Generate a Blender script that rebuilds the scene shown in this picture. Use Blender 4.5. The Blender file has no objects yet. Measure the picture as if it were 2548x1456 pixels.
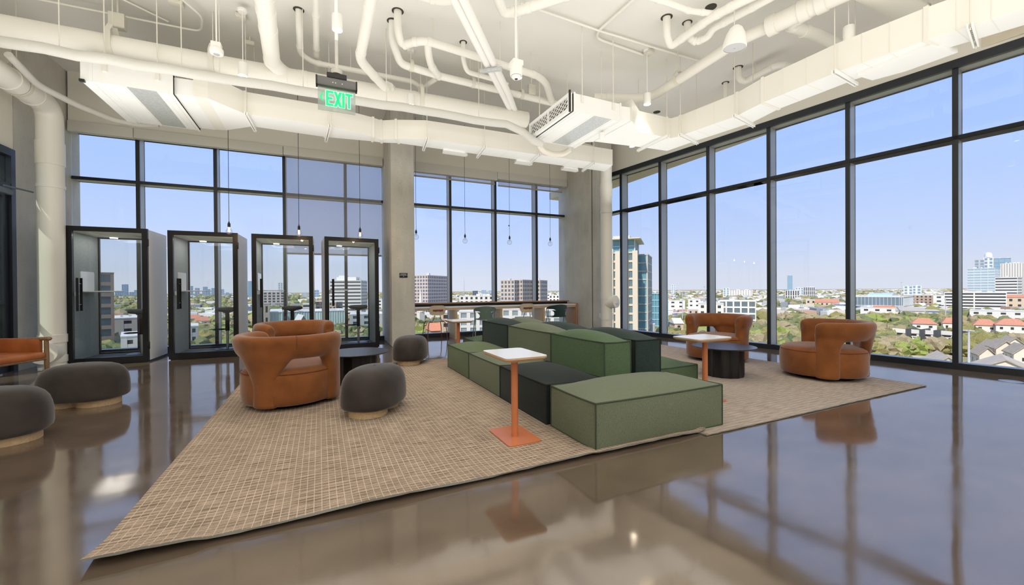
import bpy, bmesh, math, random
from mathutils import Vector, Matrix, Euler
C = bpy.context.scene.collection
PI = math.pi
# ---------------------------------------------------------------- camera
cam = bpy.data.objects.new('camera', bpy.data.cameras.new('camera'))
C.objects.link(cam)
Rv = Vector((0.9041271, -0.4272083, -0.0068744)); Uv = Vector((0.0086072, 0.0021252, 0.9999607))
Fv = Vector((0.4271769, 0.9041507, -0.0055985))
M = Matrix.Identity(4)
for i in range(3):
    M[i][0], M[i][1], M[i][2] = Rv[i], Uv[i], -Fv[i]
M.translation = (0, 0, 1.15)
cam.matrix_world = M
cam.data.sensor_width = 36.0
cam.data.lens = 1011.75 / 2548 * 36.0
cam.data.clip_start = 0.05; cam.data.clip_end = 20000
bpy.context.scene.camera = cam
# ---------------------------------------------------------------- view, world, sun, big lights
sc = bpy.context.scene
sc.view_settings.view_transform = 'Standard'
sc.view_settings.look = 'None'
sc.view_settings.exposure = 0.30
sc.view_settings.gamma = 1.0
sc.view_settings.use_curve_mapping = False
try:
    sc.cycles.use_denoising = True
    sc.cycles.max_bounces = 8; sc.cycles.diffuse_bounces = 4; sc.cycles.glossy_bounces = 4
    sc.cycles.transparent_max_bounces = 16; sc.cycles.transmission_bounces = 6
    sc.cycles.caustics_reflective = True; sc.cycles.blur_glossy = 1.0; sc.cycles.caustics_refractive = False
    sc.cycles.sample_clamp_indirect = 4.0
except Exception:
    pass
w = bpy.data.worlds.new('sky'); sc.world = w; w.use_nodes = True
nt = w.node_tree; nt.nodes.clear()
out = nt.nodes.new('ShaderNodeOutputWorld'); bg = nt.nodes.new('ShaderNodeBackground')
tc = nt.nodes.new('ShaderNodeTexCoord'); sp = nt.nodes.new('ShaderNodeSeparateXYZ')
rp = nt.nodes.new('ShaderNodeValToRGB'); e = rp.color_ramp.elements
e[0].position = 0.0; e[0].color = (0.72, 0.76, 0.87, 1)
e[1].position = 0.62; e[1].color = (0.325, 0.52, 1.0, 1)
for pos, col in ((0.03, (0.70, 0.75, 0.88, 1)), (0.10, (0.57, 0.69, 0.97, 1)), (0.20, (0.455, 0.62, 1.0, 1)), (0.38, (0.37, 0.56, 1.0, 1))):
    k = e.new(pos); k.color = col
nt.links.new(tc.outputs['Generated'], sp.inputs[0]); nt.links.new(sp.outputs['Z'], rp.inputs[0])
nt.links.new(rp.outputs[0], bg.inputs[0]); bg.inputs[1].default_value = 0.86
nt.links.new(bg.outputs[0], out.inputs[0])
sun = bpy.data.objects.new('sun', bpy.data.lights.new('sun', 'SUN')); C.objects.link(sun)
sun.data.energy = 3.9; sun.data.angle = 0.01; sun.data.color = (1.0, 0.94, 0.84)
sun.rotation_euler = Vector((0.62, 0.42, -0.80)).to_track_quat('-Z', 'Y').to_euler()
def area(name, loc, direction, sx, sy, power, col=(1, .97, .92)):
    o = bpy.data.objects.new(name, bpy.data.lights.new(name, 'AREA')); C.objects.link(o)
    o.data.shape = 'RECTANGLE'; o.data.size = sx; o.data.size_y = sy; o.data.energy = power; o.data.color = col
    o.location = loc; o.rotation_euler = Vector(direction).to_track_quat('-Z', 'Y').to_euler()
    return o
# added unseen area lights with no fixture, brightening the ceiling and duct undersides
area('added_ceiling_fill', (2.0, 3.6, 3.2), (0, 0, 1), 10, 8, 195, (1, .985, .96))
area('added_corner_fill', (-2.6, 5.6, 1.7), (0, 0, 1), 2.4, 3.6, 34, (1, .985, .96))
area('added_rear_fill', (1.6, -3.6, 2.6), (0, 0, 1), 10, 5, 420, (1, .985, .96))
# ---------------------------------------------------------------- materials
MATS = {}
def mat(name, col, rough=0.6, metal=0.0, spec=0.5, col2=None, scale=8.0, detail=4.0, bump=0.0, bscale=None, coat=0.0, stretch=None, emit=None, estr=0.0, ior=None, contrast=(0.35, 0.65), sheen=0.0):
    if name in MATS: return MATS[name]
    m = bpy.data.materials.new(name); m.use_nodes = True; n = m.node_tree.nodes; l = m.node_tree.links
    b = n['Principled BSDF']
    b.inputs['Base Color'].default_value = (*col, 1); b.inputs['Roughness'].default_value = rough
    b.inputs['Metallic'].default_value = metal; b.inputs['Specular IOR Level'].default_value = spec
    b.inputs['Coat Weight'].default_value = coat
    if sheen: b.inputs['Sheen Weight'].default_value = sheen; b.inputs['Sheen Roughness'].default_value = 0.4
    if ior: b.inputs['IOR'].default_value = ior
    if emit: b.inputs['Emission Color'].default_value = (*emit, 1); b.inputs['Emission Strength'].default_value = estr
    if col2 or bump:
        t = n.new('ShaderNodeTexCoord'); mp = n.new('ShaderNodeMapping'); l.new(t.outputs['Object'], mp.inputs[0])
        if stretch: mp.inputs['Scale'].default_value = stretch
    if col2:
        ns = n.new('ShaderNodeTexNoise'); ns.inputs['Scale'].default_value = scale; ns.inputs['Detail'].default_value = detail
        r = n.new('ShaderNodeValToRGB'); r.color_ramp.elements[0].position = contrast[0]; r.color_ramp.elements[1].position = contrast[1]
        r.color_ramp.elements[0].color = (*col, 1); r.color_ramp.elements[1].color = (*col2, 1)
        l.new(mp.outputs[0], ns.inputs['Vector']); l.new(ns.outputs['Fac'], r.inputs[0]); l.new(r.outputs[0], b.inputs['Base Color'])
    if bump:
        nb = n.new('ShaderNodeTexNoise'); nb.inputs['Scale'].default_value = bscale or scale; nb.inputs['Detail'].default_value = 5
        bp = n.new('ShaderNodeBump'); bp.inputs['Strength'].default_value = bump; bp.inputs['Distance'].default_value = 0.01
        l.new(mp.outputs[0], nb.inputs['Vector']); l.new(nb.outputs['Fac'], bp.inputs['Height']); l.new(bp.outputs[0], b.inputs['Normal'])
    MATS[name] = m; return m
def glass(name, tint=(0.985, 0.99, 0.995), refl=0.02, rough=0.0, haze=0.0, hazecol=(.8, .8, .8)):
    m = bpy.data.materials.new(name); m.use_nodes = True; n = m.node_tree.nodes; l = m.node_tree.links; n.clear()
    o = n.new('ShaderNodeOutputMaterial'); t = n.new('ShaderNodeBsdfTransparent'); g = n.new('ShaderNodeBsdfGlossy')
    t.inputs[0].default_value = (*tint, 1); g.inputs['Roughness'].default_value = rough
    lw = n.new('ShaderNodeLayerWeight'); lw.inputs[0].default_value = 0.25
    mr = n.new('ShaderNodeMapRange'); mr.inputs['To Min'].default_value = refl; mr.inputs['To Max'].default_value = 0.40
    mr.inputs['From Min'].default_value = 0.05; mr.inputs['From Max'].default_value = 1.0
    mx = n.new('ShaderNodeMixShader'); l.new(lw.outputs['Fresnel'], mr.inputs[0]); l.new(mr.outputs[0], mx.inputs[0])
    l.new(t.outputs[0], mx.inputs[1]); l.new(g.outputs[0], mx.inputs[2]); last = mx
    if haze:
        d = n.new('ShaderNodeBsdfTranslucent'); d.inputs[0].default_value = (*hazecol, 1)
        d2 = n.new('ShaderNodeBsdfDiffuse'); d2.inputs[0].default_value = (*hazecol, 1)
        ad = n.new('ShaderNodeMixShader'); ad.inputs[0].default_value = 0.5; l.new(d.outputs[0], ad.inputs[1]); l.new(d2.outputs[0], ad.inputs[2])
        m2 = n.new('ShaderNodeMixShader'); m2.inputs[0].default_value = haze
        l.new(mx.outputs[0], m2.inputs[1]); l.new(ad.outputs[0], m2.inputs[2]); last = m2
    l.new(last.outputs[0], o.inputs[0]); return m
# ---------------------------------------------------------------- geometry builder
class G:
    def __init__(s): s.bm = bmesh.new(); s.mi = 0
    def _tag(s, faces):
        for f in faces: f.material_index = s.mi
    def hexa(s, p):                       # 8 points: bottom 4 then top 4
        v = [s.bm.verts.new(q) for q in p]
        s._tag([s.bm.faces.new([v[i] for i in f]) for f in ((3, 2, 1, 0), (4, 5, 6, 7), (0, 1, 5, 4), (1, 2, 6, 5), (2, 3, 7, 6), (3, 0, 4, 7))])
        return v
    def box(s, x0, y0, z0, x1, y1, z1, M=None, bev=0.0, seg=2):
        p = [Vector(q) for q in ((x0, y0, z0), (x1, y0, z0), (x1, y1, z0), (x0, y1, z0), (x0, y0, z1), (x1, y0, z1), (x1, y1, z1), (x0, y1, z1))]
        if M is not None: p = [M @ q for q in p]
        v = s.hexa(p)
        if bev:
            ed = list({e for q in v for e in q.link_edges})
            bmesh.ops.bevel(s.bm, geom=ed, offset=bev, segments=seg, affect='EDGES', profile=0.5)
        return s
    def prism(s, poly, z0, z1, M=None, bev=0.0, seg=2):
        a = [Vector((x, y, z0)) for x, y in poly]; b = [Vector((x, y, z1)) for x, y in poly]
        if M is not None: a = [M @ q for q in a]; b = [M @ q for q in b]
        va = [s.bm.verts.new(q) for q in a]; vb = [s.bm.verts.new(q) for q in b]; n = len(poly)
        fs = [s.bm.faces.new(va[::-1]), s.bm.faces.new(vb)]
        for i in range(n): fs.append(s.bm.faces.new([va[i], va[(i + 1) % n], vb[(i + 1) % n], vb[i]]))
        s._tag(fs)
        if bev:
            ed = list(fs[0].edges) + list(fs[1].edges)
            bmesh.ops.bevel(s.bm, geom=ed, offset=bev, segments=seg, affect='EDGES', profile=0.5)
        return s
    def rings(s, rings, cap=True, closed=True):
        vs = [[s.bm.verts.new(q) for q in r] for r in rings]; n = len(vs[0]); fs = []
        for a, b in zip(vs, vs[1:]):
            for i in range(n if closed else n - 1):
                j = (i + 1) % n; fs.append(s.bm.faces.new([a[i], a[j], b[j], b[i]]))
        if cap and closed: fs.append(s.bm.faces.new(vs[0][::-1])); fs.append(s.bm.faces.new(vs[-1]))
        s._tag(fs); return vs
    def cyl(s, p0, p1, r, seg=16, r2=None, cap=True):
        p0, p1 = Vector(p0), Vector(p1); d = (p1 - p0).normalized()
        u = d.orthogonal().normalized(); v = d.cross(u); r2 = r if r2 is None else r2
        s.rings([[p + (u * math.cos(2 * PI * i / seg) + v * math.sin(2 * PI * i / seg)) * q for i in range(seg)] for p, q in ((p0, r), (p1, r2))], cap)
        return s
    def lathe(s, prof, seg=24, c=(0, 0, 0), M=None, cap=True, sq=None):
        R = []
        for r, z in prof:
            ring = []
            for i in range(seg):
                a = 2 * PI * i / seg
                q = Vector((c[0] + r * math.cos(a), c[1] + r * math.sin(a), c[2] + z))
                ring.append(M @ q if M is not None else q)
            R.append(ring)
        s.rings(R, cap); return s
    def tube(s, pts, r, seg=12, fillet=0.0, fs=5, cap=True, flat=None):
        pts = [Vector(p) for p in pts]
        if fillet:
            o = [pts[0]]
            for a, b, c in zip(pts, pts[1:], pts[2:]):
                d1 = (a - b); d2 = (c - b); f = min(fillet, d1.length * .48, d2.length * .48)
                p1 = b + d1.normalized() * f; p2 = b + d2.normalized() * f
                for k in range(fs + 1):
                    t = k / fs; o.append(p1 * (1 - t) ** 2 + b * 2 * t * (1 - t) + p2 * t * t)
            o.append(pts[-1]); pts = o
        n = len(pts); T = []
        for i in range(n):
            d = (pts[min(i + 1, n - 1)] - pts[max(i - 1, 0)]); T.append(d.normalized() if d.length > 1e-9 else Vector((0, 0, 1)))
        up = Vector((0, 0, 1)) if abs(T[0].z) < .9 else Vector((1, 0, 0))
        u = T[0].cross(up).normalized(); R = []
        for i in range(n):
            u = (u - T[i] * u.dot(T[i])); u = u.normalized() if u.length > 1e-6 else T[i].orthogonal().normalized()
            v = T[i].cross(u); rr = r[i] if isinstance(r, (list, tuple)) else r
            ry = rr * (flat or 1.0)
            R.append([pts[i] + u * math.cos(2 * PI * k / seg) * rr + v * math.sin(2 * PI * k / seg) * ry for k in range(seg)])
        s.rings(R, cap); return s
    def quad(s, a, b, c, d):
        s._tag([s.bm.faces.new([s.bm.verts.new(q) for q in (a, b, c, d)])]); return s
def obj(name, g, m=None, parent=None, smooth=True, ang=35, loc=None):
    me = bpy.data.meshes.new(name)
    bm = g.bm if isinstance(g, G) else g
    bmesh.ops.recalc_face_normals(bm, faces=bm.faces)
    bm.to_mesh(me); bm.free()
    for q in (m if isinstance(m, (list, tuple)) else [m]):
        if q is not None: me.materials.append(q)
    if smooth:
        me.shade_smooth(); me.set_sharp_from_angle(angle=math.radians(ang))
    o = bpy.data.objects.new(name, me); C.objects.link(o)
    if parent is not None: o.parent = parent
    if loc is not None: o.location = loc
    return o
def tag(o, label=None, cat=None, group=None, kind=None):
    if label: o['label'] = label
    if cat: o['category'] = cat
    if group: o['group'] = group
    if kind: o['kind'] = kind
    return o
def thing(name, label, cat, loc=(0, 0, 0), rz=0.0, group=None, kind=None):
    o = bpy.data.objects.new(name, None); C.objects.link(o); o.empty_display_size = .1
    o.location = loc; o.rotation_euler = (0, 0, rz)
    return tag(o, label, cat, group, kind)
def dup(root, loc, rz, label=None, group=None):
    r = root.copy(); C.objects.link(r); r.location = loc; r.rotation_euler = (0, 0, rz)
    if label: r['label'] = label
    if group: r['group'] = group
    for ch in list(root.children):
        c = ch.copy(); C.objects.link(c); c.parent = r
        for g in list(ch.children):
            d = g.copy(); C.objects.link(d); d.parent = c
    return r
def struct(name, g, m, parent=None, smooth=False, label=None):
    o = obj(name, g, m, parent, smooth)
    if parent is None: o['kind'] = 'structure'
    if label: o['label'] = label
    return o
def rrect(w, d, r, n=5, cx=0, cy=0):
    p = []
    for sx, sy, a0 in ((1, 1, 0), (-1, 1, PI / 2), (-1, -1, PI), (1, -1, 1.5 * PI)):
        for k in range(n + 1):
            a = a0 + PI / 2 * k / n
            p.append((cx + sx * (w / 2 - r) + r * math.cos(a), cy + sy * (d / 2 - r) + r * math.sin(a)))
    return p
BE = math.radians(-1.245); AL = math.radians(7.6837)
MB_ = Matrix.Rotation(BE, 4, 'Z')         # back wall frame: local x along the wall, local y = distance from the viewer's axis
MR_ = Matrix.Rotation(AL, 4, 'Z')         # right wall frame: local x = distance, local y along the wall
DB, DR = 9.959, 8.310
def bw(s, n, z): return MB_ @ Vector((s, n, z))
def rw(n, s, z): return MR_ @ Vector((n, s, z))
CEIL = 5.11
# ================================================================ shell of the room
m_paint = mat('cream_paint', (.77, .745, .66), .75, col2=(.80, .775, .69), scale=1.5, bump=.05, bscale=60)
m_white = mat('white_paint', (.86, .85, .80), .6)
m_ceil = mat('ceiling_paint', (.80, .785, .735), .85, col2=(.84, .825, .775), scale=.8, bump=.12, bscale=25)
m_fascia = mat('shade_fascia', (.70, .69, .62), .5)
m_frame = mat('dark_mullion', (.012, .016, .024), .32, spec=.55)
m_glass = glass('window_glass')
m_litside = mat('frame_side_lit', (.46, .46, .45), .40, metal=.2, spec=.6)  # frame metal lightened: sky and ground light on its sides put into colour
def concrete_mat(name, a, b, c):
    m = mat(name, a, .75, col2=b, scale=1.6, detail=8, bump=.25, bscale=18, contrast=(.3, .72))
    n = m.node_tree.nodes; l = m.node_tree.links; bs = n['Principled BSDF']
    src = bs.inputs['Base Color'].links[0].from_socket
    ns = n.new('ShaderNodeTexNoise'); ns.inputs['Scale'].default_value = 55; ns.inputs['Detail'].default_value = 3
    r = n.new('ShaderNodeValToRGB'); r.color_ramp.elements[0].position = .30; r.color_ramp.elements[1].position = .38
    r.color_ramp.elements[0].color = (.45, .45, .45, 1); r.color_ramp.elements[1].color = (1, 1, 1, 1)
    mx = n.new('ShaderNodeMixRGB'); mx.blend_type = 'MULTIPLY'; mx.inputs[0].default_value = .5
    t = n.new('ShaderNodeTexCoord'); l.new(t.outputs['Object'], ns.inputs['Vector']); l.new(ns.outputs['Fac'], r.inputs[0])
    wv = n.new('ShaderNodeTexNoise'); wv.inputs['Scale'].default_value = 3.0; wv.inputs['Detail'].default_value = 5
    mp = n.new('ShaderNodeMapping'); mp.inputs['Scale'].default_value = (3, 3, .35); l.new(t.outputs['Object'], mp.inputs[0]); l.new(mp.outputs[0], wv.inputs['Vector'])
    r2 = n.new('ShaderNodeValToRGB'); r2.color_ramp.elements[0].position = .42; r2.color_ramp.elements[1].position = .66
    r2.color_ramp.elements[0].color = (0, 0, 0, 1); r2.color_ramp.elements[1].color = (1, 1, 1, 1); l.new(wv.outputs['Fac'], r2.inputs[0])
    m2 = n.new('ShaderNodeMixRGB'); m2.inputs[2].default_value = (*c, 1); l.new(r2.outputs[0], m2.inputs[0]); l.new(src, m2.inputs[1])
    l.new(m2.outputs[0], mx.inputs[1]); l.new(r.outputs[0], mx.inputs[2]); l.new(mx.outputs[0], bs.inputs['Base Color'])
    return m
m_conc = concrete_mat('board_marked_concrete', (.50, .485, .43), (.70, .68, .61), (.62, .60, .545))
# polished floor
m_floor = bpy.data.materials.new('polished_concrete_floor'); m_floor.use_nodes = True
n = m_floor.node_tree.nodes; l = m_floor.node_tree.links; b = n['Principled BSDF']
t = n.new('ShaderNodeTexCoord')
def _noise(sc_, det, stretch=None, dist=0.0):
    q = n.new('ShaderNodeTexNoise'); q.inputs['Scale'].default_value = sc_; q.inputs['Detail'].default_value = det; q.inputs['Distortion'].default_value = dist
    if stretch:
        mp = n.new('ShaderNodeMapping'); mp.inputs['Scale'].default_value = stretch; mp.inputs['Rotation'].default_value = (0, 0, .5); l.new(t.outputs['Object'], mp.inputs[0]); l.new(mp.outputs[0], q.inputs['Vector'])
    else: l.new(t.outputs['Object'], q.inputs['Vector'])
    return q
def _ramp(src, p0, c0, p1, c1):
    r = n.new('ShaderNodeValToRGB'); r.color_ramp.elements[0].position = p0; r.color_ramp.elements[0].color = (*c0, 1)
    r.color_ramp.elements[1].position = p1; r.color_ramp.elements[1].color = (*c1, 1); l.new(src.outputs['Fac'], r.inputs[0]); return r
r1 = _ramp(_noise(.45, 8, dist=.25), .30, (.105, .076, .056), .72, (.18, .14, .11))
r2 = _ramp(_noise(2.2, 9, (1, 1.8, 1), .35), .36, (.80, .78, .76), .66, (1.10, 1.08, 1.05))
r3 = _ramp(_noise(130, 2), .70, (1, 1, 1), .78, (1.7, 1.6, 1.45))
mx = n.new('ShaderNodeMixRGB'); mx.blend_type = 'MULTIPLY'; mx.inputs[0].default_value = 1; l.new(r1.outputs[0], mx.inputs[1]); l.new(r2.outputs[0], mx.inputs[2])
my = n.new('ShaderNodeMixRGB'); my.blend_type = 'MULTIPLY'; my.inputs[0].default_value = .8; l.new(mx.outputs[0], my.inputs[1]); l.new(r3.outputs[0], my.inputs[2])
l.new(my.outputs[0], b.inputs['Base Color'])
rr = _ramp(_noise(1.6, 8, (1, 1.6, 1)), .35, (.055, .055, .055), .7, (.12, .12, .12)); l.new(rr.outputs[0], b.inputs['Roughness'])
bp = n.new('ShaderNodeBump'); bp.inputs['Strength'].default_value = .12; bp.inputs['Distance'].default_value = .02
l.new(_noise(1.8, 2).outputs['Fac'], bp.inputs['Height']); l.new(bp.outputs[0], b.inputs['Normal'])
b.inputs['IOR'].default_value = 3.2; b.inputs['Specular IOR Level'].default_value = .5; b.inputs['Specular Tint'].default_value = (1, .91, .83, 1)

LW = -4.24                                # left wall line in the back-wall frame

fl = G(); fl.prism([(-4.9, -7.2), (9.62, -7.2), (7.05, 10.12), (-4.7, 10.28)], -.35, 0)
struct('floor', fl, m_floor)
cg = G(); cg.prism([(-5.2, -7.4), (9.8, -7.4), (7.3, 10.5), (-5.0, 10.5)], CEIL, CEIL + .35)
struct('ceiling', cg, m_ceil)
# left wall: painted panel over the door, then bare concrete next to the window
g = G(); g.box(LW - .3, -7, 0, LW, 6.95, CEIL, MB_); g.box(LW - .3, 6.95, 3.25, LW, 8.44, CEIL, MB_)
struct('wall_left', g, m_paint)
g = G(); g.box(LW - .35, 8.44, 0, LW - .03, DB + .3, CEIL, MB_); g.box(LW - .12, 8.50, 0, LW - .02, 9.72, CEIL, MB_)
struct('wall_left_concrete', g, m_conc, label='bare concrete pier at the end of the left wall')
g = G(); g.box(-5.0, -7.3, 0, 9.7, -7.0, CEIL)
struct('wall_front', g, m_paint)
# back wall: soffit, fascia, windows
g = G(); g.box(LW, DB - .13, 4.22, 7.2, DB + .2, CEIL, MB_)
struct('wall_back', g, m_paint)
for i, (s0, s1, z0) in enumerate(((LW, -3.33, 4.035), (-3.33, -.89, 4.04), (-.89, 1.13, 4.045), (1.63, 3.98, 4.0), (3.98, 6.09, 4.04))):
    g = G(); g.box(s0 + .004, DB - .17, z0, s1 - .004, DB - .05, 4.225, MB_, .006)
    struct('trim_%d' % (i + 1), g, m_fascia, smooth=True, label='pale fascia of the roller shades over the back windows')
def window(idx, xs, s0, s1, zt, Mx, right=False, ztr=3.25, zb=.09, head=.09, fw=.060, dep=.235):
    """grid of mullions; local x along the wall, y outwards (or swapped for the right wall)"""
    D = DR if right else DB
    def bx(g, a0, d0, z0, a1, d1, z1):
        if right: g.box(D + d0, a0, z0, D + d1, a1, z1, Mx)
        else: g.box(a0, D + d0, z0, a1, D + d1, z1, Mx)
    root = bpy.data.objects.new('window_%d' % idx, None); C.objects.link(root); root['kind'] = 'structure'
    g = G(); bx(g, s0, -.03, 0, s1, .03, zb); struct('sill', g, m_frame, root)
    g = G(); bx(g, s0, .03, zb - .05, s1, dep + .03, zb - .012); struct('outer_sill', g, m_litside, root)
    g = G(); bx(g, s0, -.03, zt, s1, .03, zt + head); struct('head', g, m_frame, root)
    g = G(); bx(g, s0, .03, zt + .004, s1, dep, zt + head); struct('head_soffit', g, m_litside, root)
    g = G(); bx(g, s0, dep, zt - .012, s1, dep + .02, zt + head); struct('head_edge', g, m_frame, root)
    for x in xs:
        g = G(); bx(g, x - fw / 2, 0, zb, x + fw / 2, .03, zt); q = struct('mullion', g, m_frame, root)
        g = G(); bx(g, x - fw / 2 + .004, .03, zb - .01, x + fw / 2 - .004, dep, zt); struct('mullion_fin', g, m_litside, q)
        g = G(); bx(g, x - fw / 2, dep, zb - .01, x + fw / 2, dep + .016, zt); struct('outer_cap', g, m_frame, q)
    ed = [s0] + list(xs) + [s1]
    for a, c in zip(ed, ed[1:]):
        if c - a < .08: continue
        a2 = a + fw / 2 if a != s0 else a; c2 = c - fw / 2 if c != s1 else c
        g = G(); bx(g, a2, 0, ztr - .028, c2, .03, ztr + .028); q = struct('transom', g, m_frame, root)
        g = G(); bx(g, a2, .03, ztr - .024, c2, dep, ztr + .024); struct('transom_fin', g, m_litside, q)
        g = G(); bx(g, a2, dep, ztr - .03, c2, dep + .014, ztr + .026); struct('outer_cap', g, m_frame, q)
        for z0, z1 in ((zb, ztr - .028), (ztr + .028, zt)):
            g = G(); bx(g, a2, .012, z0, c2, .018, z1); struct('pane', g, m_glass, root)
    return root
window(1, [-3.33, -2.111, -.892, .327], LW - .02, 1.14, 4.12, MB_, zb=.10)
window(2, [2.765, 3.985, 5.204], 1.62, 6.12, 4.10, MB_, zb=.10)
window(3, [7.487 - 1.2175 * k for k in range(0, 12)], -6.9, 8.9, 4.205, MR_, right=True, ztr=3.24, head=.115)
g = G(); g.box(DR - .02, -7, 4.315, DR + .3, 9.2, CEIL, MR_); struct('wall_right', g, m_paint)
# soffit of the floor above, outside the right hand windows, and slab edges
m_soff = mat('outside_soffit', (.62, .55, .42), .9, col2=(.72, .66, .53), scale=2.2, detail=6)
g = G(); g.prism([(7.4, 12.5), (8.45, 12.5), (8.45, 3.2), (9.4, -3.0), (8.4, -3.0)], 4.36, 4.6); o = struct('slab_edge', g, m_soff, label='concrete soffit of the floor above outside the windows')
g = G(); g.box(DR + .12, -7.2, -.35, DR + .42, 9.6, -.02, MR_); g.box(LW - .6, DB + .12, -.35, 7.3, DB + .42, -.02, MB_); struct('ledge', g, m_frame)
g = G(); g.prism([(-5.2, -7.4), (9.9, -7.4), (7.4, 10.5), (-5.0, 10.5)], CEIL + .36, CEIL + 6); struct('upper_storey', g, m_paint)
g = G(); g.prism([(-5.0, -7.3), (9.75, -7.3), (7.2, 10.35), (-4.9, 10.35)], -27, -.36); struct('lower_storey', g, mat('facade', (.5, .48, .44), .6))
# columns
for i, (s0, s1, n0) in enumerate(((1.14, 1.615, 8.605), (6.10, 6.75, 8.67))):
    g = G(); g.box(s0, n0, 0, s1, DB + .35, CEIL, MB_, .02, 2)
    struct(('column', 'column')[i], g, m_conc, smooth=True, label=('concrete column between the two back windows', 'concrete column in the corner behind the white pipe')[i])
g = G(); g.box(6.115, 8.655, 0, 6.125, 8.672, CEIL, MB_); struct('trim_6', g, mat('joint_dark', (.1, .09, .07), .9))
# roller shades
m_shade = glass('shade_mesh', (.84, .84, .86), .0, haze=.26, hazecol=(.80, .77, .74))
m_hem = mat('shade_hem', (.42, .37, .31), .5)
for (s0, s1, z0, lab) in ((-.855, 1.09, 1.985, 'long lowered mesh roller shade over the window above the right booths'), (1.66, 3.93, 3.93, 'raised roller shade over the left half of the bar window'), (4.02, 5.96, 3.905, 'raised roller shade over the right half of the bar window')):
    t = thing('roller_shade', lab, 'shade', bw(s0, DB - .10, 0), BE, 'roller shades on the back windows')
    g = G(); g.box(0, 0, z0, s1 - s0, .004, 4.05); obj('fabric', g, m_shade, t, False)
    g = G(); g.box(0, -.01, z0 - .035, s1 - s0, .014, z0, bev=.004); obj('hem_bar', g, m_hem, t)
# left door
m_dglass = glass('door_glass', (.80, .86, .80), .05)
dr = bpy.data.objects.new('door_1', None); C.objects.link(dr); dr['kind'] = 'structure'; dr['label'] = 'black framed glass door at the left edge'
g = G(); g.box(LW - .08, 6.95, 0, LW + .035, 7.03, 3.25, MB_); g.box(LW - .08, 8.33, 0, LW + .035, 8.42, 3.25, MB_); g.box(LW - .08, 7.03, 3.14, LW + .035, 8.33, 3.25, MB_); g.box(LW - .08, 7.03, 2.66, LW + .03, 8.33, 2.74, MB_)
struct('door_frame', g, m_frame, dr)
g = G(); g.box(LW - .05, 8.22, .02, LW + .0, 8.31, 2.64, MB_); g.box(LW - .05, 7.05, .02, LW, 7.14, 2.64, MB_); g.box(LW - .05, 7.14, .02, LW, 8.22, .14, MB_); g.box(LW - .05, 7.14, 2.55, LW, 8.22, 2.64, MB_); g.box(LW - .05, 7.14, 1.0, LW, 8.22, 1.06, MB_)
struct('door_leaf', g, m_frame, dr)
g = G(); g.box(LW - .03, 7.14, .14, LW - .022, 8.22, 2.55, MB_); struct('pane', g, m_dglass, dr)
g = G(); g.box(LW - .03, 7.03, 2.74, LW - .022, 8.33, 3.14, MB_); struct('pane', g, m_dglass, dr)
g = G(); g.box(LW + .035, 7.5, 2.56, LW + .10, 8.25, 2.64, MB_, .01); g.tube([bw(LW + .09, 8.2, 2.66), bw(LW + .2, 8.45, 2.66), bw(LW + .1, 8.05, 2.66)], .012, 8); struct('door_closer', g, mat('closer_metal', (.10, .13, .16), .4), dr)
g = G(); g.box(LW - 2.2, 6.4, 0, LW - 2.1, 8.9, 3.5, MB_); struct('wall_corridor', g, m_paint)
# ================================================================ services under the ceiling
m_pipe = mat('white_pipe_paint', (.84, .82, .75), .38, bump=.04, bscale=30)
m_duct = mat('duct_paint', (.80, .775, .70), .5, bump=.06, bscale=3)
m_ductw = mat('white_duct_metal', (.86, .86, .83), .42, bump=.05, bscale=4)
m_galv = mat('galvanised_steel', (.58, .60, .60), .42, metal=.35, col2=(.48, .50, .50), scale=30)
m_wrap = mat('wrapped_insulation', (.62, .61, .56), .7, bump=.6, bscale=14)
m_rod = mat('hanger_rod_paint', (.72, .69, .60), .5)
m_black = mat('black_plastic', (.012, .012, .014), .35)
m_hole = mat('core_hole_dark', (.06, .055, .045), .9)
m_warm = mat('lamp_diffuser', (1, .95, .85), .4, emit=(1.0, .90, .74), estr=14)
def joint(p, d, r, w=.05):
    d = Vector(d).normalized(); p = Vector(p); g = G(); g.cyl(p - d * w, p + d * w, r, 20); return g
def hanger(par, p, r, top=CEIL, strap=True, rodr=.006, w=.03):
    """clevis strap round a pipe and its threaded rod; d is the pipe direction"""
    p, d = Vector(p[0]), Vector(p[1]).normalized(); u = d.cross(Vector((0, 0, 1))).normalized()
    if strap:
        g = G(); pts = [p + u * (math.cos(a) * r * 1.02) + Vector((0, 0, math.sin(a) * r * 1.02)) for a in [PI + PI * k / 12 for k in range(13)]]
        pts = [p - u * r * .35 + Vector((0, 0, r * 1.9)), p - u * r * 1.0 + Vector((0, 0, r * 1.0))] + pts + [p + u * r * 1.0 + Vector((0, 0, r * 1.0)), p + u * r * .35 + Vector((0, 0, r * 1.9))]
        R = [[q - d * w, q + d * w, q + d * w + (q - p).normalized() * .006, q - d * w + (q - p).normalized() * .006] for q in pts]
        g.rings(R); obj('hanger_strap', g, m_rod, par)
    g = G(); g.cyl(p + Vector((0, 0, r * (1.6 if strap else .9))), (p.x, p.y, top), rodr, 8); obj('hanger_rod', g, m_rod, par)
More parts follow.
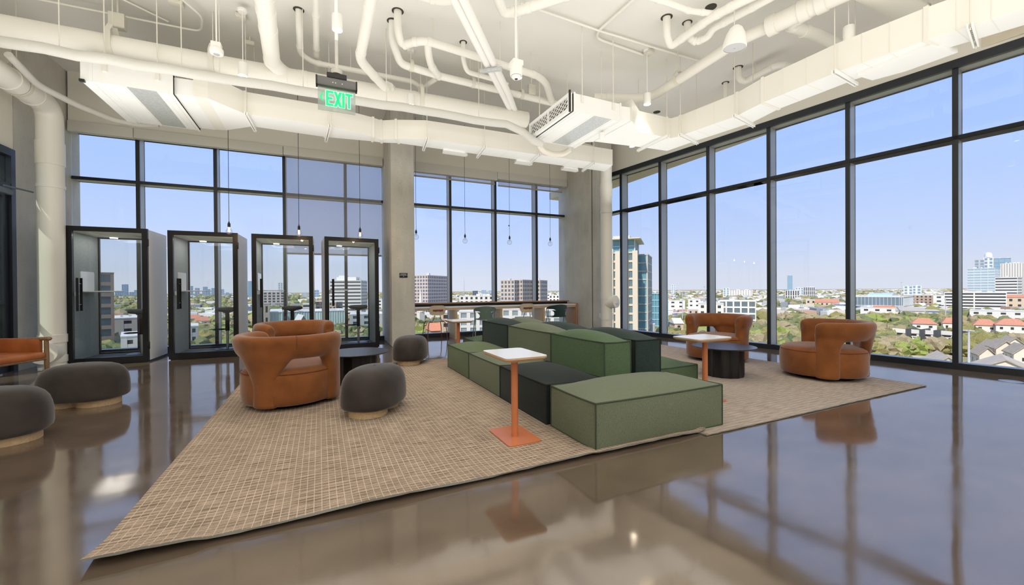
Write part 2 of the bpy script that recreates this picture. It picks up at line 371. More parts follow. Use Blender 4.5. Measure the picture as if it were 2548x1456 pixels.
def pipe(name, label, pts, r, m=None, joints=(), hangers=(), fillet=None, group=None, cat='pipe', jr=1.12, seg=20, strap=True, rodr=.006):
    pts = [Vector(p) for p in pts]; g = G(); g.tube(pts, r, seg, fillet if fillet is not None else r * 2.2)
    o = tag(obj(name, g, m or m_pipe), label, cat, group)
    for i, f in joints:
        a, b = pts[i], pts[i + 1]; obj('pipe_joint', joint(a.lerp(b, f), b - a, r * jr, max(.03, r * .45)), m or m_pipe, o)
    for i, f in hangers:
        a, b = pts[i], pts[i + 1]; hanger(o, (a.lerp(b, f), b - a), r, strap=strap, rodr=rodr)
    return o
Z = lambda z, *q: [(x, y, z) for x, y in q]
A0, A1 = bw(-4.15, 6.98, 4.36), bw(3.4, 6.90, 4.36)
pipe('main_pipe', 'thick round cream duct pipe running along above the booths side', [A0, bw(-.55, 6.96, 4.36), A1], .143, m_duct, joints=[(0, .02), (0, .98), (1, .05), (1, .46)],
     hangers=[(0, .11), (0, .44), (0, .74), (1, .50)], jr=1.03, fillet=0)
B0 = bw(-4.15, 6.50, 3.96)
pts = [B0] + [bw(-4.15 + 6.9 * k / 24, 6.50 - .16 * k / 24 + random.Random(k).uniform(-.012, .012), 3.96 + random.Random(k + 50).uniform(-.012, .012)) for k in range(1, 25)] + [bw(3.05, 6.30, 3.86), bw(3.18, 6.22, 3.72), bw(3.36, 6.2, 3.66)]
o = pipe('insulated_pipe', 'grey wrapped insulated pipe running below the thick duct to the air unit', pts, .062, m_wrap, fillet=.01, strap=False, hangers=[(4, .5), (8, .5), (9, .9), (13, .3), (17, .2), (22, .3)])
pipe('drain_pipe', 'white drain pipe dropping from overhead into the thick duct, left of exit sign', Z(4.42, (-.47, 3.6), (-.53, 5.3), (-.585, 6.70), (-.46, 6.98), (-.10, 7.13)), .103, joints=[(0, .55), (0, .98), (1, .15), (1, .42), (1, .97), (2, .9), (3, .6)], fillet=.12, jr=1.05)
o = pipe('drain_pipe', 'white pipe bending into a wide cone, right of the exit sign', Z(4.42, (.56, 3.5), (.535, 6.12), (1.02, 6.86)), .066, joints=[(0, .55), (0, .93), (1, .5)], fillet=.16, jr=1.06)
g = G(); g.cyl((1.0, 6.83, 4.42), (1.06, 6.92, 4.42), .135, 8); g.cyl((1.06, 6.92, 4.42), (1.22, 7.12, 4.40), .125, 24, .13); obj('cone_fitting', g, m_duct, o)
pipe('drain_pipe', 'straight white pipe crossing the ceiling above the exit sign', Z(4.86, (-.01, 3.0), (-.02, 8.6)), .042, joints=[(0, .55)], hangers=[(0, .70)], jr=1.15)
pipe('sprinkler_pipe', 'small pipe from a ceiling hole that dips in a vee beyond the exit sign', [(-.235, 6.45, 5.11), (-.235, 6.5, 4.85), (-.24, 7.0, 4.78), (-.06, 7.12, 4.75), (1.50, 7.06, 4.75), (1.66, 7.18, 4.70), (1.80, 6.72, 4.72)], .042, joints=[(1, .7), (3, .05)], hangers=[(3, .35), (3, .75)], jr=1.15, strap=False)
# twin refrigerant lines with their brackets
o = thing('refrigerant_lines', 'pair of white covered refrigerant lines crossing the ceiling diagonally to the air unit', 'pipe')
for sgn in (-1, 1):
    off = Vector((.8, -.6, 0)) * (.05 * sgn)
    P = [Vector((1.10, 4.06, 4.56)) + off, Vector((2.32, 5.59, 4.5)) + off, Vector((2.85, 6.25, 4.48)) + off, Vector((3.42, 7.02, 4.47)) + off * .6, Vector((3.5, 7.10, 4.25)) + off * .6]
    g = G(); g.tube(P, .052, 14, .12); obj('line', g, m_white, o)
for p, w_ in (((2.32, 5.59, 4.425), .17), ((3.40, 7.0, 4.40), .14)):
    g = G(); g.box(-w_, -.03, -.03, w_, .03, .012, Matrix.Translation(p) @ Matrix.Rotation(-.65, 4, 'Z'), .004); obj('bracket', g, m_galv, o)
    for k in (-1, 1):
        g = G(); q = Vector(p) + Vector((.78, -.6, 0)) * (w_ * .85 * k); g.cyl(q, (q.x, q.y, CEIL), .006, 8); obj('hanger_rod', g, m_rod, o)
pipe('drain_pipe', 'white drain pipe with a hooked start running right above the twin lines', [(1.03, 5.90, 5.11), (1.03, 5.90, 4.82), (1.12, 6.10, 4.75), (1.26, 5.93, 4.75), (1.42, 5.83, 4.75), (3.34, 6.0, 4.75), (3.56, 6.10, 4.72), (3.98, 6.62, 4.70)], .055, joints=[(2, .3), (3, .1), (4, .02), (4, .95), (6, .9)], hangers=[(4, .05), (4, .93)], strap=False)
pipe('drain_pipe', 'short white branch pipe dropping from the hooked pipe into the lower drain', [(1.44, 5.84, 4.74), (1.50, 6.05, 4.70), (1.60, 6.30, 4.68), (1.82, 6.62, 4.69)], .055, joints=[(2, .2), (2, .8)])
o = pipe('drain_pipe', 'long lower white drain pipe running right behind the twin lines', [(1.0, 6.15, 5.11), (1.0, 6.2, 4.85), (1.17, 6.50, 4.70), (1.84, 6.60, 4.70), (3.95, 6.66, 4.70), (4.6, 6.69, 4.70)], .058, fillet=.1, hangers=[(2, .25), (3, .27), (3, .72)])
pipe('drain_pipe', 'thin white pipe curving from a ceiling hole between the drains', [(2.10, 6.20, 5.11), (2.10, 6.22, 4.86), (2.22, 6.38, 4.75), (2.80, 6.42, 4.75), (2.98, 6.43, 4.72)], .038, joints=[(2, .9)], hangers=[(2, .1)], strap=False)
pipe('drain_pipe', 'fat white elbow pipe at the top edge in front of the dome camera', [(2.0, 4.3, 5.11), (2.02, 4.70, 4.86), (2.26, 4.97, 4.85), (2.38, 4.88, 4.85), (2.90, 4.28, 4.86), (3.2, 4.1, 4.9)], .062, joints=[(2, .9), (3, .25), (3, .9)])
pipe('drain_pipe', 'white pipe end curving down at the top edge left of the twin lines', Z(4.88, (.5, 5.15), (1.42, 5.14), (1.58, 5.05), (1.63, 4.90)), .06, joints=[(0, .9)])
# right hand cluster
pipe('drain_pipe', 'white pipe entering the right hand cluster from the top edge', Z(4.86, (3.4, 3.96), (4.11, 3.91), (4.50, 3.90), (4.84, 3.80)), .037, joints=[(0, .8), (1, .9), (2, .5)])
pipe('drain_pipe', 'white pipe with a deep hooked drop in the right hand cluster', [(4.60, 4.40, 5.11), (4.62, 4.42, 4.84), (4.79, 4.50, 4.79), (4.80, 4.38, 4.80), (4.79, 3.84, 4.80), (4.87, 3.45, 4.80), (5.2, 2.6, 4.80)], .055, joints=[(3, .15), (3, .8), (4, .3), (4, .7)])
pipe('drain_pipe', 'white pipe with a hanging trap beside the loudspeaker', [(4.97, 4.36, 5.11), (4.94, 4.30, 4.84), (5.04, 4.26, 4.79), (5.09, 4.10, 4.78), (5.04, 3.98, 4.82), (5.05, 3.86, 4.81), (5.13, 3.34, 4.80), (5.2, 2.9, 4.80)], .05, joints=[(1, .8), (2, .3), (5, .1), (5, .8)])
pipe('main_pipe', 'long cream pipe rising diagonally past the loudspeaker', Z(4.62, (4.5, 6.02), (5.28, 5.70), (5.43, 5.50), (5.41, 4.96), (5.32, 3.80), (5.42, 3.38)), .078, m_duct, joints=[(0, .3), (4, .9)], hangers=[(3, .02)], fillet=.1)
pipe('main_pipe', 'wide end of the diagonal cream pipe at the top edge', Z(4.62, (5.41, 3.42), (5.56, 2.72), (5.80, 1.9)), .115, m_duct, joints=[(0, .05), (0, .55), (0, .80)], hangers=[(0, .78)])
pipe('drain_pipe', 'white branch pipe from the wide diagonal pipe towards the window', Z(4.62, (5.56, 3.0), (5.62, 3.28), (5.90, 3.29), (6.16, 3.26), (7.3, 3.27)), .072, joints=[(0, .5), (1, .2), (2, .2), (3, .55)])
pipe('main_pipe', 'thick cream pipe at the upper right above the rectangular duct', Z(4.64, (5.0, 2.55), (7.2, 2.49)), .128, m_duct, joints=[(0, .93)], hangers=[(0, .9)])
pipe('drain_pipe', 'white hooked pipe disappearing behind the right rectangular duct', [(6.80, 4.86, 5.11), (6.81, 4.85, 4.90), (6.93, 4.82, 4.86), (6.89, 4.30, 4.86), (6.95, 4.20, 4.86), (7.5, 4.07, 4.86)], .055, joints=[(2, .2), (2, .95), (4, .1)], hangers=[(2, .4)], strap=False)
pipe('pipe_stub', 'short pipe stub hanging from a ceiling hole behind the right duct', [(7.08, 5.32, 5.11), (7.08, 5.32, 4.6)], .04, cat='pipe')
# conduits
pipe('conduit', 'thin straight conduit on the ceiling right of the dome camera', Z(5.06, (2.5, 4.97), (3.85, 5.0), (5.55, 4.96), (6.1, 4.93)), .016, fillet=0)
pipe('conduit', 'angled conduit pair turning a corner on the ceiling', Z(5.07, (3.9, 3.4), (3.85, 5.02), (3.92, 5.16), (4.05, 5.19), (4.95, 5.22)), .02, fillet=.1)
pipe('conduit', 'thin conduit with a bent end above the thick duct on the left', Z(5.0, (-4.1, 7.5), (-2.0, 7.42), (-1.55, 7.40), (-1.45, 7.0), (-1.70, 6.5)), .014, fillet=.12)
pipe('conduit', 'short conduit between two junction boxes on the left', Z(5.07, (-2.4, 7.1), (-1.95, 7.45)), .012)
pipe('flexible_conduit', 'sagging white hose from the left pipe towards the air unit', [(-3.45, 7.2, 4.1), bw(-3.62, 7.70, 3.99), bw(-3.4, 8.1, 3.93), bw(-3.1, 8.42, 3.88), bw(-2.8, 8.45, 3.86), bw(-2.55, 8.45, 3.9)], .042, m_wrap, fillet=.1)
# tall drain stacks with clean-outs
def stack(name, label, base, r, path, elbow_z, zc, face, joints, sq=1.0):
    b = Vector(base); root = thing(name, label, 'pipe', base)
    g = G(); g.tube([(0, 0, 0), (0, 0, elbow_z)] + [Vector(p) - b for p in path], r, 28, r * 2.6, 8); obj('pipe_body', g, m_pipe, root)
    for z0, z1 in joints: g = G(); g.cyl((0, 0, z0), (0, 0, z1), r * 1.07, 28); obj('pipe_joint', g, m_pipe, root)
    f = Vector(face).normalized(); g = G(); up = Vector((0, 0, .0))
    c0 = Vector((0, 0, zc - .06)); c1 = c0 + f * (r * 1.75) + Vector((0, 0, .03))
    g.cyl(c0, c1, r * 1.0, 28); obj('cleanout_branch', g, m_pipe, root)
    g = G(); g.cyl(c1, c1 + f * .03, r * 1.06, 28); cap = obj('cleanout_cap', g, m_pipe, root)
    u = f.cross(Vector((0, 0, 1))).normalized(); g = G(); q = c1 + f * .03; s_ = r * .36
    g.hexa([q - u * s_ - Vector((0, 0, s_)), q + u * s_ - Vector((0, 0, s_)), q + u * s_ - Vector((0, 0, s_)) + f * .04, q - u * s_ - Vector((0, 0, s_)) + f * .04, q - u * s_ + Vector((0, 0, s_)), q + u * s_ + Vector((0, 0, s_)), q + u * s_ + Vector((0, 0, s_)) + f * .04, q - u * s_ + Vector((0, 0, s_)) + f * .04]); obj('cap_nut', g, m_pipe, cap)
    return root
S1 = stack('drain_stack', 'thick white drain stack with a clean-out beside the left concrete pier', (-3.70, 8.62, 0), .150, [(-3.71, 8.1, 4.0), (-3.72, 7.5, 4.0), (-3.78, 6.6, 4.02)], 4.0, .30, (.05, -1, 0), [(.02, .06), (.10, .20), (.40, .52), (2.75, 2.80), (3.10, 3.45)])
for p in ((-3.71, 8.22), (-3.715, 7.72)):
    g = G(); g.cyl((p[0] + 3.70, p[1] - 8.62 - .02, 4.0), (p[0] + 3.70, p[1] - 8.62 + .02, 4.0), .158, 28); obj('pipe_joint', g, m_pipe, S1)
hanger(S1, (Vector((-.01, -.72, 4.0)), (0, 1, 0)), .152)
for k in (-.06, .06):
    g = G(); g.box(k - .025, -.20, 0, k + .025, -.10, .05, bev=.01); obj('floor_bracket', g, m_pipe, S1)
stack('drain_stack', 'tall white drain stack in front of the corner concrete column', (6.30, 7.95, 0), .137, [(6.15, 7.75, 4.22), (5.6, 7.62, 4.32), (4.6, 7.65, 4.34)], 3.98, .86, (.30, -.95, .12), [(.42, .58), (.92, 1.08), (3.0, 3.06), (3.4, 3.72)])
# --------------------------------------------------- rectangular ducts
def wallprism(name, near, far, z0, z1, m_side, m_bot, par=None, label=None, cat=None, seams=()):
    """duct run from matching near/far bottom polylines; bottom face carries the second material"""
    g = G(); n = len(near)
    for i in range(n - 1):
        a, b, c, d = near[i], near[i + 1], far[i + 1], far[i]
        v = g.hexa([(a[0], a[1], z0), (b[0], b[1], z0), (c[0], c[1], z0), (d[0], d[1], z0), (a[0], a[1], z1), (b[0], b[1], z1), (c[0], c[1], z1), (d[0], d[1], z1)])
    for f in g.bm.faces:
        f.normal_update()
        if abs(f.normal.z) > .9 and f.calc_center_median().z < (z0 + z1) / 2: f.material_index = 1  # underside painted lighter, as if lit from below
    o = obj(name, g, [m_side, m_bot], par, False)
    if label: tag(o, label, cat)
    return o
def seam_strip(par, a, b, z0, z1, t=.012, w=.02, name='duct_flange'):
    a = Vector((*a, 0)); b = Vector((*b, 0)); d = (b - a).normalized(); u = Vector((-d.y, d.x, 0)) * w; e = d * t
    p = [a - e - u, b + e - u, b + e + u, a - e + u]
    g = G(); g.hexa([(q.x, q.y, z0 - t) for q in p] + [(q.x, q.y, z1 + t) for q in p]); obj(name, g, m_duct, par, False)
ZB, ZT = 3.80, 4.13
nearL = [(-1.36, 6.80), (-.98, 7.17), (.16, 7.16), (.85, 7.33), (.99, 7.40), (1.22, 7.26), (1.70, 7.07), (2.73, 7.02), (5.66, 6.92)]
farL = [(-1.36, 8.02), (-.95, 7.66), (.10, 7.68), (.86, 7.56), (1.02, 7.56), (1.30, 7.46), (1.76, 7.46), (2.80, 7.44), (5.80, 7.36)]
dl = wallprism('air_duct', nearL, farL, ZB, ZT, m_duct, m_ductw, None, 'long rectangular supply duct hung across the back windows', 'duct')
for i in (1, 2, 3, 4, 5): seam_strip(dl, nearL[i], farL[i], ZB, ZT)
for f in (.18, .42, .66, .9):
    a = Vector((*nearL[7], 0)).lerp(Vector((*nearL[8], 0)), f); b = Vector((*farL[7], 0)).lerp(Vector((*farL[8], 0)), f)
    g = G(); g.box(a.x, a.y - .004, ZB - .003, a.x + .006, b.y, ZT + .003); obj('duct_seam', g, m_duct, dl, False)
for x0, x1 in ((2.1, 2.62), (3.62, 4.05), (4.75, 5.2)):
    g = G(); g.prism([(x0, 7.40), (x1 - .10, 7.40), (x1, 7.52), (x1 - .02, 7.60), (x0 + .04, 7.60)], ZB - .03, ZB + .02); obj('duct_diffuser', g, m_ductw, dl, False)
nearR = [(4.46, 4.98), (4.88, 5.27), (5.50, 5.27), (5.60, 5.27), (5.66, 5.12), (5.80, 4.16), (5.73, 3.72), (5.76, 2.80), (5.90, 2.05), (6.12, 1.35), (6.35, -.2), (6.6, -2.5)]
farR = [(4.46, 5.95), (4.90, 5.90), (5.50, 5.82), (6.04, 5.78), (6.10, 5.20), (6.26, 4.24), (6.15, 3.75), (6.18, 2.80), (6.30, 2.05), (6.50, 1.42), (6.75, -.1), (7.0, -2.45)]
drr = wallprism('air_duct', nearR, farR, ZB, ZT + .02, m_duct, m_ductw, None, 'rectangular supply duct turning to run along the tall right windows', 'duct')
for i in (2, 4, 5, 6, 8): seam_strip(drr, nearR[i], farR[i], ZB, ZT + .02)
for f in (.3, .62):
    for i in (4, 6, 7, 8, 9):
        a = Vector((*nearR[i], 0)).lerp(Vector((*nearR[i + 1], 0)), f); b = Vector((*farR[i], 0)).lerp(Vector((*farR[i + 1], 0)), f)
        seam_strip(drr, (a.x, a.y), (b.x, b.y), ZB + .002, ZT + .018, .004, .004, 'duct_seam')
g = G(); g.prism([(6.02, 2.72), (6.02, 2.05), (6.45, 1.98), (6.43, 2.42), (6.32, 2.70)], ZB - .035, ZB + .02); obj('duct_diffuser', g, m_ductw, drr, False)
def trapeze(par, a, b, z=ZB - .022, rods=True, ladder=False):
    a = Vector((*a, z)); b = Vector((*b, z)); d = (b - a).normalized(); u = Vector((-d.y, d.x, 0))
    g = G()
    for k in (-.016, .016):
        p = [a - d * .05 + u * (k - .007), b + d * .05 + u * (k - .007), b + d * .05 + u * (k + .007), a - d * .05 + u * (k + .007)]
        g.hexa([(q.x, q.y, z - .02) for q in p] + [(q.x, q.y, z + .02) for q in p])
    L = (b - a).length
    for k in range(int(L / .05)):
        q = a + d * (k * .05); g.box(q.x - .006, q.y - .006, z + .008, q.x + .006, q.y + .006, z + .016)
    o = obj('trapeze_bar', g, m_ductw, par, False)
    for q in (a - d * .02, b + d * .02):
        g = G(); g.cyl((q.x, q.y, z - .04), (q.x, q.y, CEIL), .006, 8); obj('hanger_rod', g, m_rod, par)
for a, b in (((-.96, 7.13), (-.93, 7.72)), ((.16, 7.10), (.12, 7.76)), ((1.70, 7.0), (1.76, 7.52)), ((2.76, 6.98), (2.82, 7.50)), ((3.88, 6.94), (3.96, 7.48)), ((5.15, 6.90), (5.26, 7.42))): trapeze(dl, a, b)
for a, b in (((5.42, 5.21), (5.46, 5.90)), ((5.60, 5.05), (6.14, 5.20)), ((5.74, 4.15), (6.32, 4.27)), ((5.70, 2.80), (6.24, 2.85)), ((5.96, 1.74), (6.44, 1.84))): trapeze(drr, a, b)
# --------------------------------------------------- two fan units
def fan_unit(label, x0, y0, x1, y1, z0, z1, grille=None):
    o = thing('fan_coil_unit', label, 'air unit', (x0, y0, z0)); w, d, h = x1 - x0, y1 - y0, z1 - z0
    g = G(); g.box(.05, 0, 0, w, d, h)
    obj('casing', g, m_ductw, o, False)
    g = G(); g.box(w * .46, .0, -.004, w * .80, d * .97, .0); obj('service_panel', g, m_galv, o, False)
    for x in (.10, .17, w * .42, w * .84, w * .93):
        g = G(); g.box(x, -.004, -.006, x + .015, d, .002); obj('casing_rib', g, m_ductw, o, False)
    for x in (.05, w - .03):
        g = G(); g.box(x, -.012, -.012, x + .03, d + .012, h + .012); obj('casing_flange', g, m_ductw, o, False)
    for x in (.2, w - .16):
        for y in (-.012, d + .012):
            g = G(); g.box(x - .02, y - .012, h * .55, x + .02, y + .012, h * .95); obj('mount_bracket', g, m_duct, o, False)
            g = G(); g.cyl((x, y, h * .6), (x, y, CEIL - z0), .007, 8); obj('hanger_rod', g, m_rod, o)
    if grille:
        fr = G(); t_ = .05
        for a in ((0, 0, d, t_), (0, h - t_, d, h), (0, t_, t_, h - t_), (d - t_, t_, d, h - t_), (d * .5 - .012, t_, d * .5 + .012, h - t_)):
            fr.box(-.02, a[0], a[1], .03, a[2], a[3])
        gr = obj('return_grille', fr, m_ductw, o, False)
        b_ = G(); b_.box(.03, t_, t_, .05, d - t_, h - t_); obj('filter', b_, mat('filter_dark', (.10, .085, .06), .9, col2=(.16, .13, .10), scale=40), gr, False)
        sl = G()
        for k in range(60):
            y = t_ + (d - 2 * t_) * k / 60; sl.box(.012, y, t_, .03, y + .004, h - t_)
        q = obj('filter_pleats', sl, mat('filter_pleat', (.19, .16, .12), .9), gr, False); q['kind'] = 'stuff'
        lt = G(); n_ = 11
        for k in range(-4, n_ + 4):
            for sgn in (1, -1):
                y0_ = t_ + (d - 2 * t_) * k / n_; y1_ = y0_ + sgn * h * 1.1
                pa = [(y0_, t_), (y1_, h - t_)]
                (ya, za), (yb, zb_) = pa
                lo, hi = t_, d - t_
                def clip(y): return (y - ya) / (yb - ya)
                s0, s1 = 0.0, 1.0
                if yb > ya: s0 = max(s0, clip(lo)); s1 = min(s1, clip(hi))
                else: s0 = max(s0, clip(hi)); s1 = min(s1, clip(lo))
                if s1 - s0 < .05: continue
                A_ = Vector((-.004, ya + (yb - ya) * s0, za + (zb_ - za) * s0)); B_ = Vector((-.004, ya + (yb - ya) * s1, za + (zb_ - za) * s1))
                dd = (B_ - A_).normalized(); nn = Vector((0, -dd.z, dd.y)) * .006; ex = Vector((.012, 0, 0))
                lt.hexa([A_ - nn, B_ - nn, B_ + nn, A_ + nn, A_ - nn + ex, B_ - nn + ex, B_ + nn + ex, A_ + nn + ex])
        q = obj('lattice', lt, m_ductw, gr, False); q['kind'] = 'stuff'
        g = G(); g.box(-.025, -.012, -.02, .0, .012, h + .03); obj('grille_edge', g, m_black, gr, False)
    else:
        g = G(); g.box(-.03, -.005, -.01, .05, d + .005, h); obj('inlet_frame', g, m_ductw, o, False)
        g = G(); g.box(-.035, -.03, h - .02, .015, .01, h + .025); g.box(-.035, -.03, -.03, .015, .01, .0); obj('corner_cap', g, m_black, o, False)
    return o
fan_unit('white air unit hung near the left wall above the booths', -2.62, 6.82, -1.74, 8.18, 3.79, 4.05)
fan_unit('white air unit with a lattice return grille in the middle of the ceiling', 3.36, 5.05, 4.30, 6.32, 3.79, 4.06, True)
# flexible collars between the units and the ducts
for a, m_ in ((((-1.74, 6.86), (-1.52, 6.84), (-1.52, 8.10), (-1.74, 8.12)), 1), (((4.30, 5.05), (4.47, 5.02), (4.47, 6.0), (4.30, 6.1)), 2)):
    g = G(); g.prism(list(a), 3.81, 4.03); o = obj('duct_collar', g, m_ductw, None, False); tag(o, ('fabric collar joining the left air unit to its duct', 'fabric collar joining the middle air unit to its duct')[m_ - 1], 'duct')
g = G(); g.prism([(-1.52, 6.80), (-1.36, 6.80), (-1.36, 8.02), (-1.52, 8.06)], 3.80, 4.06); tag(obj('duct_collar', g, m_duct, None, False), 'flat duct transition right of the left air unit', 'duct')
# clear condensate loop that shows below the middle unit
m_shiny = mat('shiny_hose', (.75, .70, .60), .18, metal=.3)
pipe('condensate_hose', 'shiny loop of hose sagging under the lattice air unit', [bw(3.3, 6.22, 3.66), bw(3.42, 6.3, 3.60), bw(3.62, 6.35, 3.575), bw(3.85, 6.35, 3.60), bw(4.0, 6.36, 3.70)], .05, m_shiny, fillet=.12)
# --------------------------------------------------- lamps, devices
LAMPS = [(-.93, 6.64, 4.12, 'white cylinder spot lamp hanging left of the exit sign'), (.21, 5.17, 4.2, 'white cylinder spot lamp hanging behind the exit sign rod'), (5.93, 2.77, 4.2, 'white cylinder spot lamp glowing on the right rectangular duct'),
         (4.91, 5.12, 4.2, 'white cylinder spot lamp under the bend of the diagonal cream pipe'), (1.38, 6.76, 4.2, 'white cylinder spot lamp right of the wide pipe cone'), (2.60, 5.25, 4.2, 'white cylinder spot lamp half behind the dome camera'),
         (6.06, 6.77, 4.2, 'white cylinder spot lamp beyond the right duct corner, above the windows')]
rear = [(-2.5, 2.5), (-2.5, -.5), (.2, 1.8), (.2, -1.6), (2.9, 1.8), (2.9, -1.6), (5.6, .2), (5.6, -2.6), (-2.5, -3.6), (2.9, -4.6)]  # extra spot lamps added unseen behind the viewer for more light
lamp0 = thing('pendant_spot', LAMPS[0][3], 'lamp', LAMPS[0][:3], group='cylinder spot lamps under the ceiling')
g = G(); g.lathe([(.050, .02), (.056, .0), (.058, .004), (.058, .172), (.054, .178), (.0005, .178)], 24, cap=False); obj('lamp_shade', g, m_white, lamp0)
g = G(); g.lathe([(.0005, .018), (.052, .018)], 24, cap=False); obj('lamp_lens', g, m_warm, lamp0)
g = G(); g.cyl((0, 0, .175), (0, 0, CEIL - 4.2), .005, 8); obj('lamp_cord', g, m_white, lamp0)
g = G(); g.lathe([(.06, CEIL - 4.2), (.06, CEIL - 4.23), (.05, CEIL - 4.24), (.0005, CEIL - 4.24)], 20, cap=False); obj('ceiling_rose', g, m_white, lamp0)
lamps = [lamp0] + [dup(lamp0, q[:3], 0, q[3]) for q in LAMPS[1:]]
for k, (x, y) in enumerate(rear): lamps.append(dup(lamp0, (x, y, 4.2), 0, 'white cylinder spot lamp added out of view behind the viewer'))
for o in lamps:
    ld = bpy.data.lights.new('spot_light', 'SPOT'); ld.energy = 65; ld.color = (1.0, .86, .68); ld.spot_size = 1.55; ld.spot_blend = 1.0; ld.shadow_soft_size = .05
    q = bpy.data.objects.new('spot_light', ld); C.objects.link(q); q.location = (o.location.x, o.location.y, o.location.z + .008)
# dome camera
o = thing('dome_camera', 'white dome security camera hanging on a rod from the ceiling', 'camera', (2.36, 4.82, 4.0))
g = G(); g.cyl((0, 0, .14), (0, 0, CEIL - 4.0), .016, 12); obj('mounting_rod', g, m_white, o)
g = G(); g.box(-.075, -.075, .09, .075, .075, .16, bev=.012); obj('mount_box', g, m_white, o)
g = G(); g.lathe([(.0005, .10), (.082, .10), (.084, .0), (.078, -.03), (.066, -.035)], 32, cap=False); obj('housing', g, m_white, o)
g = G(); g.lathe([(.066, -.034), (.062, -.05), (.045, -.068), (.0005, -.074)], 28, cap=False); obj('dome_ring', g, m_white, o)
g = G(); g.lathe([(.068, -.02), (.068, -.036), (.05, -.04)], 28, cap=False); obj('lens_band', g, m_black, o)
g = G(); g.lathe([(.022, -.070), (.018, -.078), (.0005, -.080)], 18, cap=False); obj('lens', g, m_black, o)
# ceiling sensor on a rod
o = thing('ceiling_sensor', 'white round sensor hanging on a rod over the left duct', 'sensor', (-1.17, 6.33, 4.2))
g = G(); g.cyl((0, 0, .12), (0, 0, CEIL - 4.2), .009, 10); obj('mounting_rod', g, m_white, o)
g = G(); g.box(-.055, -.055, .06, .055, .055, .14, bev=.01); obj('mount_box', g, m_white, o)
g = G(); g.lathe([(.0005, .06), (.075, .06), (.078, .02), (.07, .0), (.04, -.004), (.0005, -.006)], 28, cap=False); obj('housing', g, m_white, o)
g = G(); g.lathe([(.036, -.004), (.02, -.012), (.0005, -.014)], 20, cap=False); obj('lens', g, m_galv, o)
o = thing('ceiling_sensor', 'small white sensor hanging under the lattice air unit', 'sensor', (4.26, 5.48, 3.66))
g = G(); g.cyl((0, 0, .08), (0, 0, CEIL - 3.66), .005, 8); obj('mounting_rod', g, m_rod, o)
g = G(); g.lathe([(.0005, .09), (.05, .09), (.052, .03), (.035, .0), (.0005, -.01)], 20, cap=False); obj('housing', g, m_white, o)
# loudspeaker
o = thing('loudspeaker', 'white bell shaped loudspeaker hanging from the ceiling on the right', 'speaker', (4.90, 3.55, 4.28))
T_ = Matrix.Rotation(.10, 4, 'X')
g = G(); g.lathe([(.0005, .27), (.04, .27), (.075, .24), (.11, .17), (.135, .08), (.142, .02), (.140, 0), (.132, -.002)], 36, M=T_, cap=False); obj('housing', g, m_white, o)
g = G(); g.lathe([(.133, .002), (.07, -.004), (.0005, -.006)], 36, M=T_, cap=False); obj('grille', g, mat('speaker_mesh', (.62, .62, .62), .6, bump=.5, bscale=300), o)
g = G(); g.box(-.012, -.004, -.012, .012, .0, -.006, T_); obj('badge', g, m_galv, o, False)
g = G(); g.cyl((0, .0, .27), (0, 0, CEIL - 4.28), .006, 8); g.tube([(.03, 0, .26), (.09, .02, .23), (.12, .03, .15)], .008, 8); obj('cable', g, m_rod, o)
# junction boxes
for (x, y, z, a, b_, c_, lab) in ((-2.44, 7.26, 4.72, .16, .10, .20, 'metal junction box hanging over the thick left duct'), (-1.73, 6.95, 5.05, .16, .12, .05, 'flat junction box on the ceiling with conduits to the left'), (-.98, 6.90, 5.04, .12, .12, .06, 'round edged junction box above the left spot lamp'),
                                (-.95, 7.45, 4.98, .12, .06, .06, 'small slotted box beside the left spot lamp'), (4.95, 5.12, 5.03, .12, .12, .07, 'junction box on the ceiling over the diagonal pipe lamp'), (3.55, 6.62, 4.74, .13, .08, .18, 'metal junction box behind the lattice air unit'), (3.80, 6.75, 4.74, .14, .08, .07, 'small control box behind the lattice air unit')):
    o = thing('junction_box', lab, 'box', (x, y, z)); g = G(); g.box(-a / 2, -b_ / 2, 0, a / 2, b_ / 2, c_, bev=.006); obj('box_body', g, m_rod, o)
    g = G(); g.box(-a / 2 - .004, -b_ / 2 - .006, .008, a / 2 + .004, -b_ / 2, c_ - .008, bev=.003); obj('box_cover', g, m_rod, o)
    g = G(); g.cyl((0, 0, c_), (0, 0, CEIL - z), .012, 8); obj('conduit_stub', g, m_rod, o)
# core holes and sleeves
for k, (x, y, r) in enumerate(((1.03, 5.90, .075), (1.0, 6.15, .075), (2.10, 6.20, .055), (4.60, 4.40, .075), (4.97, 4.36, .065), (6.80, 4.86, .075), (7.08, 5.32, .06), (-.235, 6.45, .065), (5.0, 3.98, .07), (6.84, 6.84, .07))):
    g = G(); g.lathe([(r, CEIL - .004), (r * 1.1, CEIL - .004), (r * 1.1, CEIL), (r, CEIL)], 24, (x, y, 0), cap=False); g.lathe([(.0005, CEIL - .003), (r, CEIL - .003)], 24, (x, y, 0), cap=False)
    q = obj('trim_%d' % (20 + k), g, m_hole); q['kind'] = 'structure'
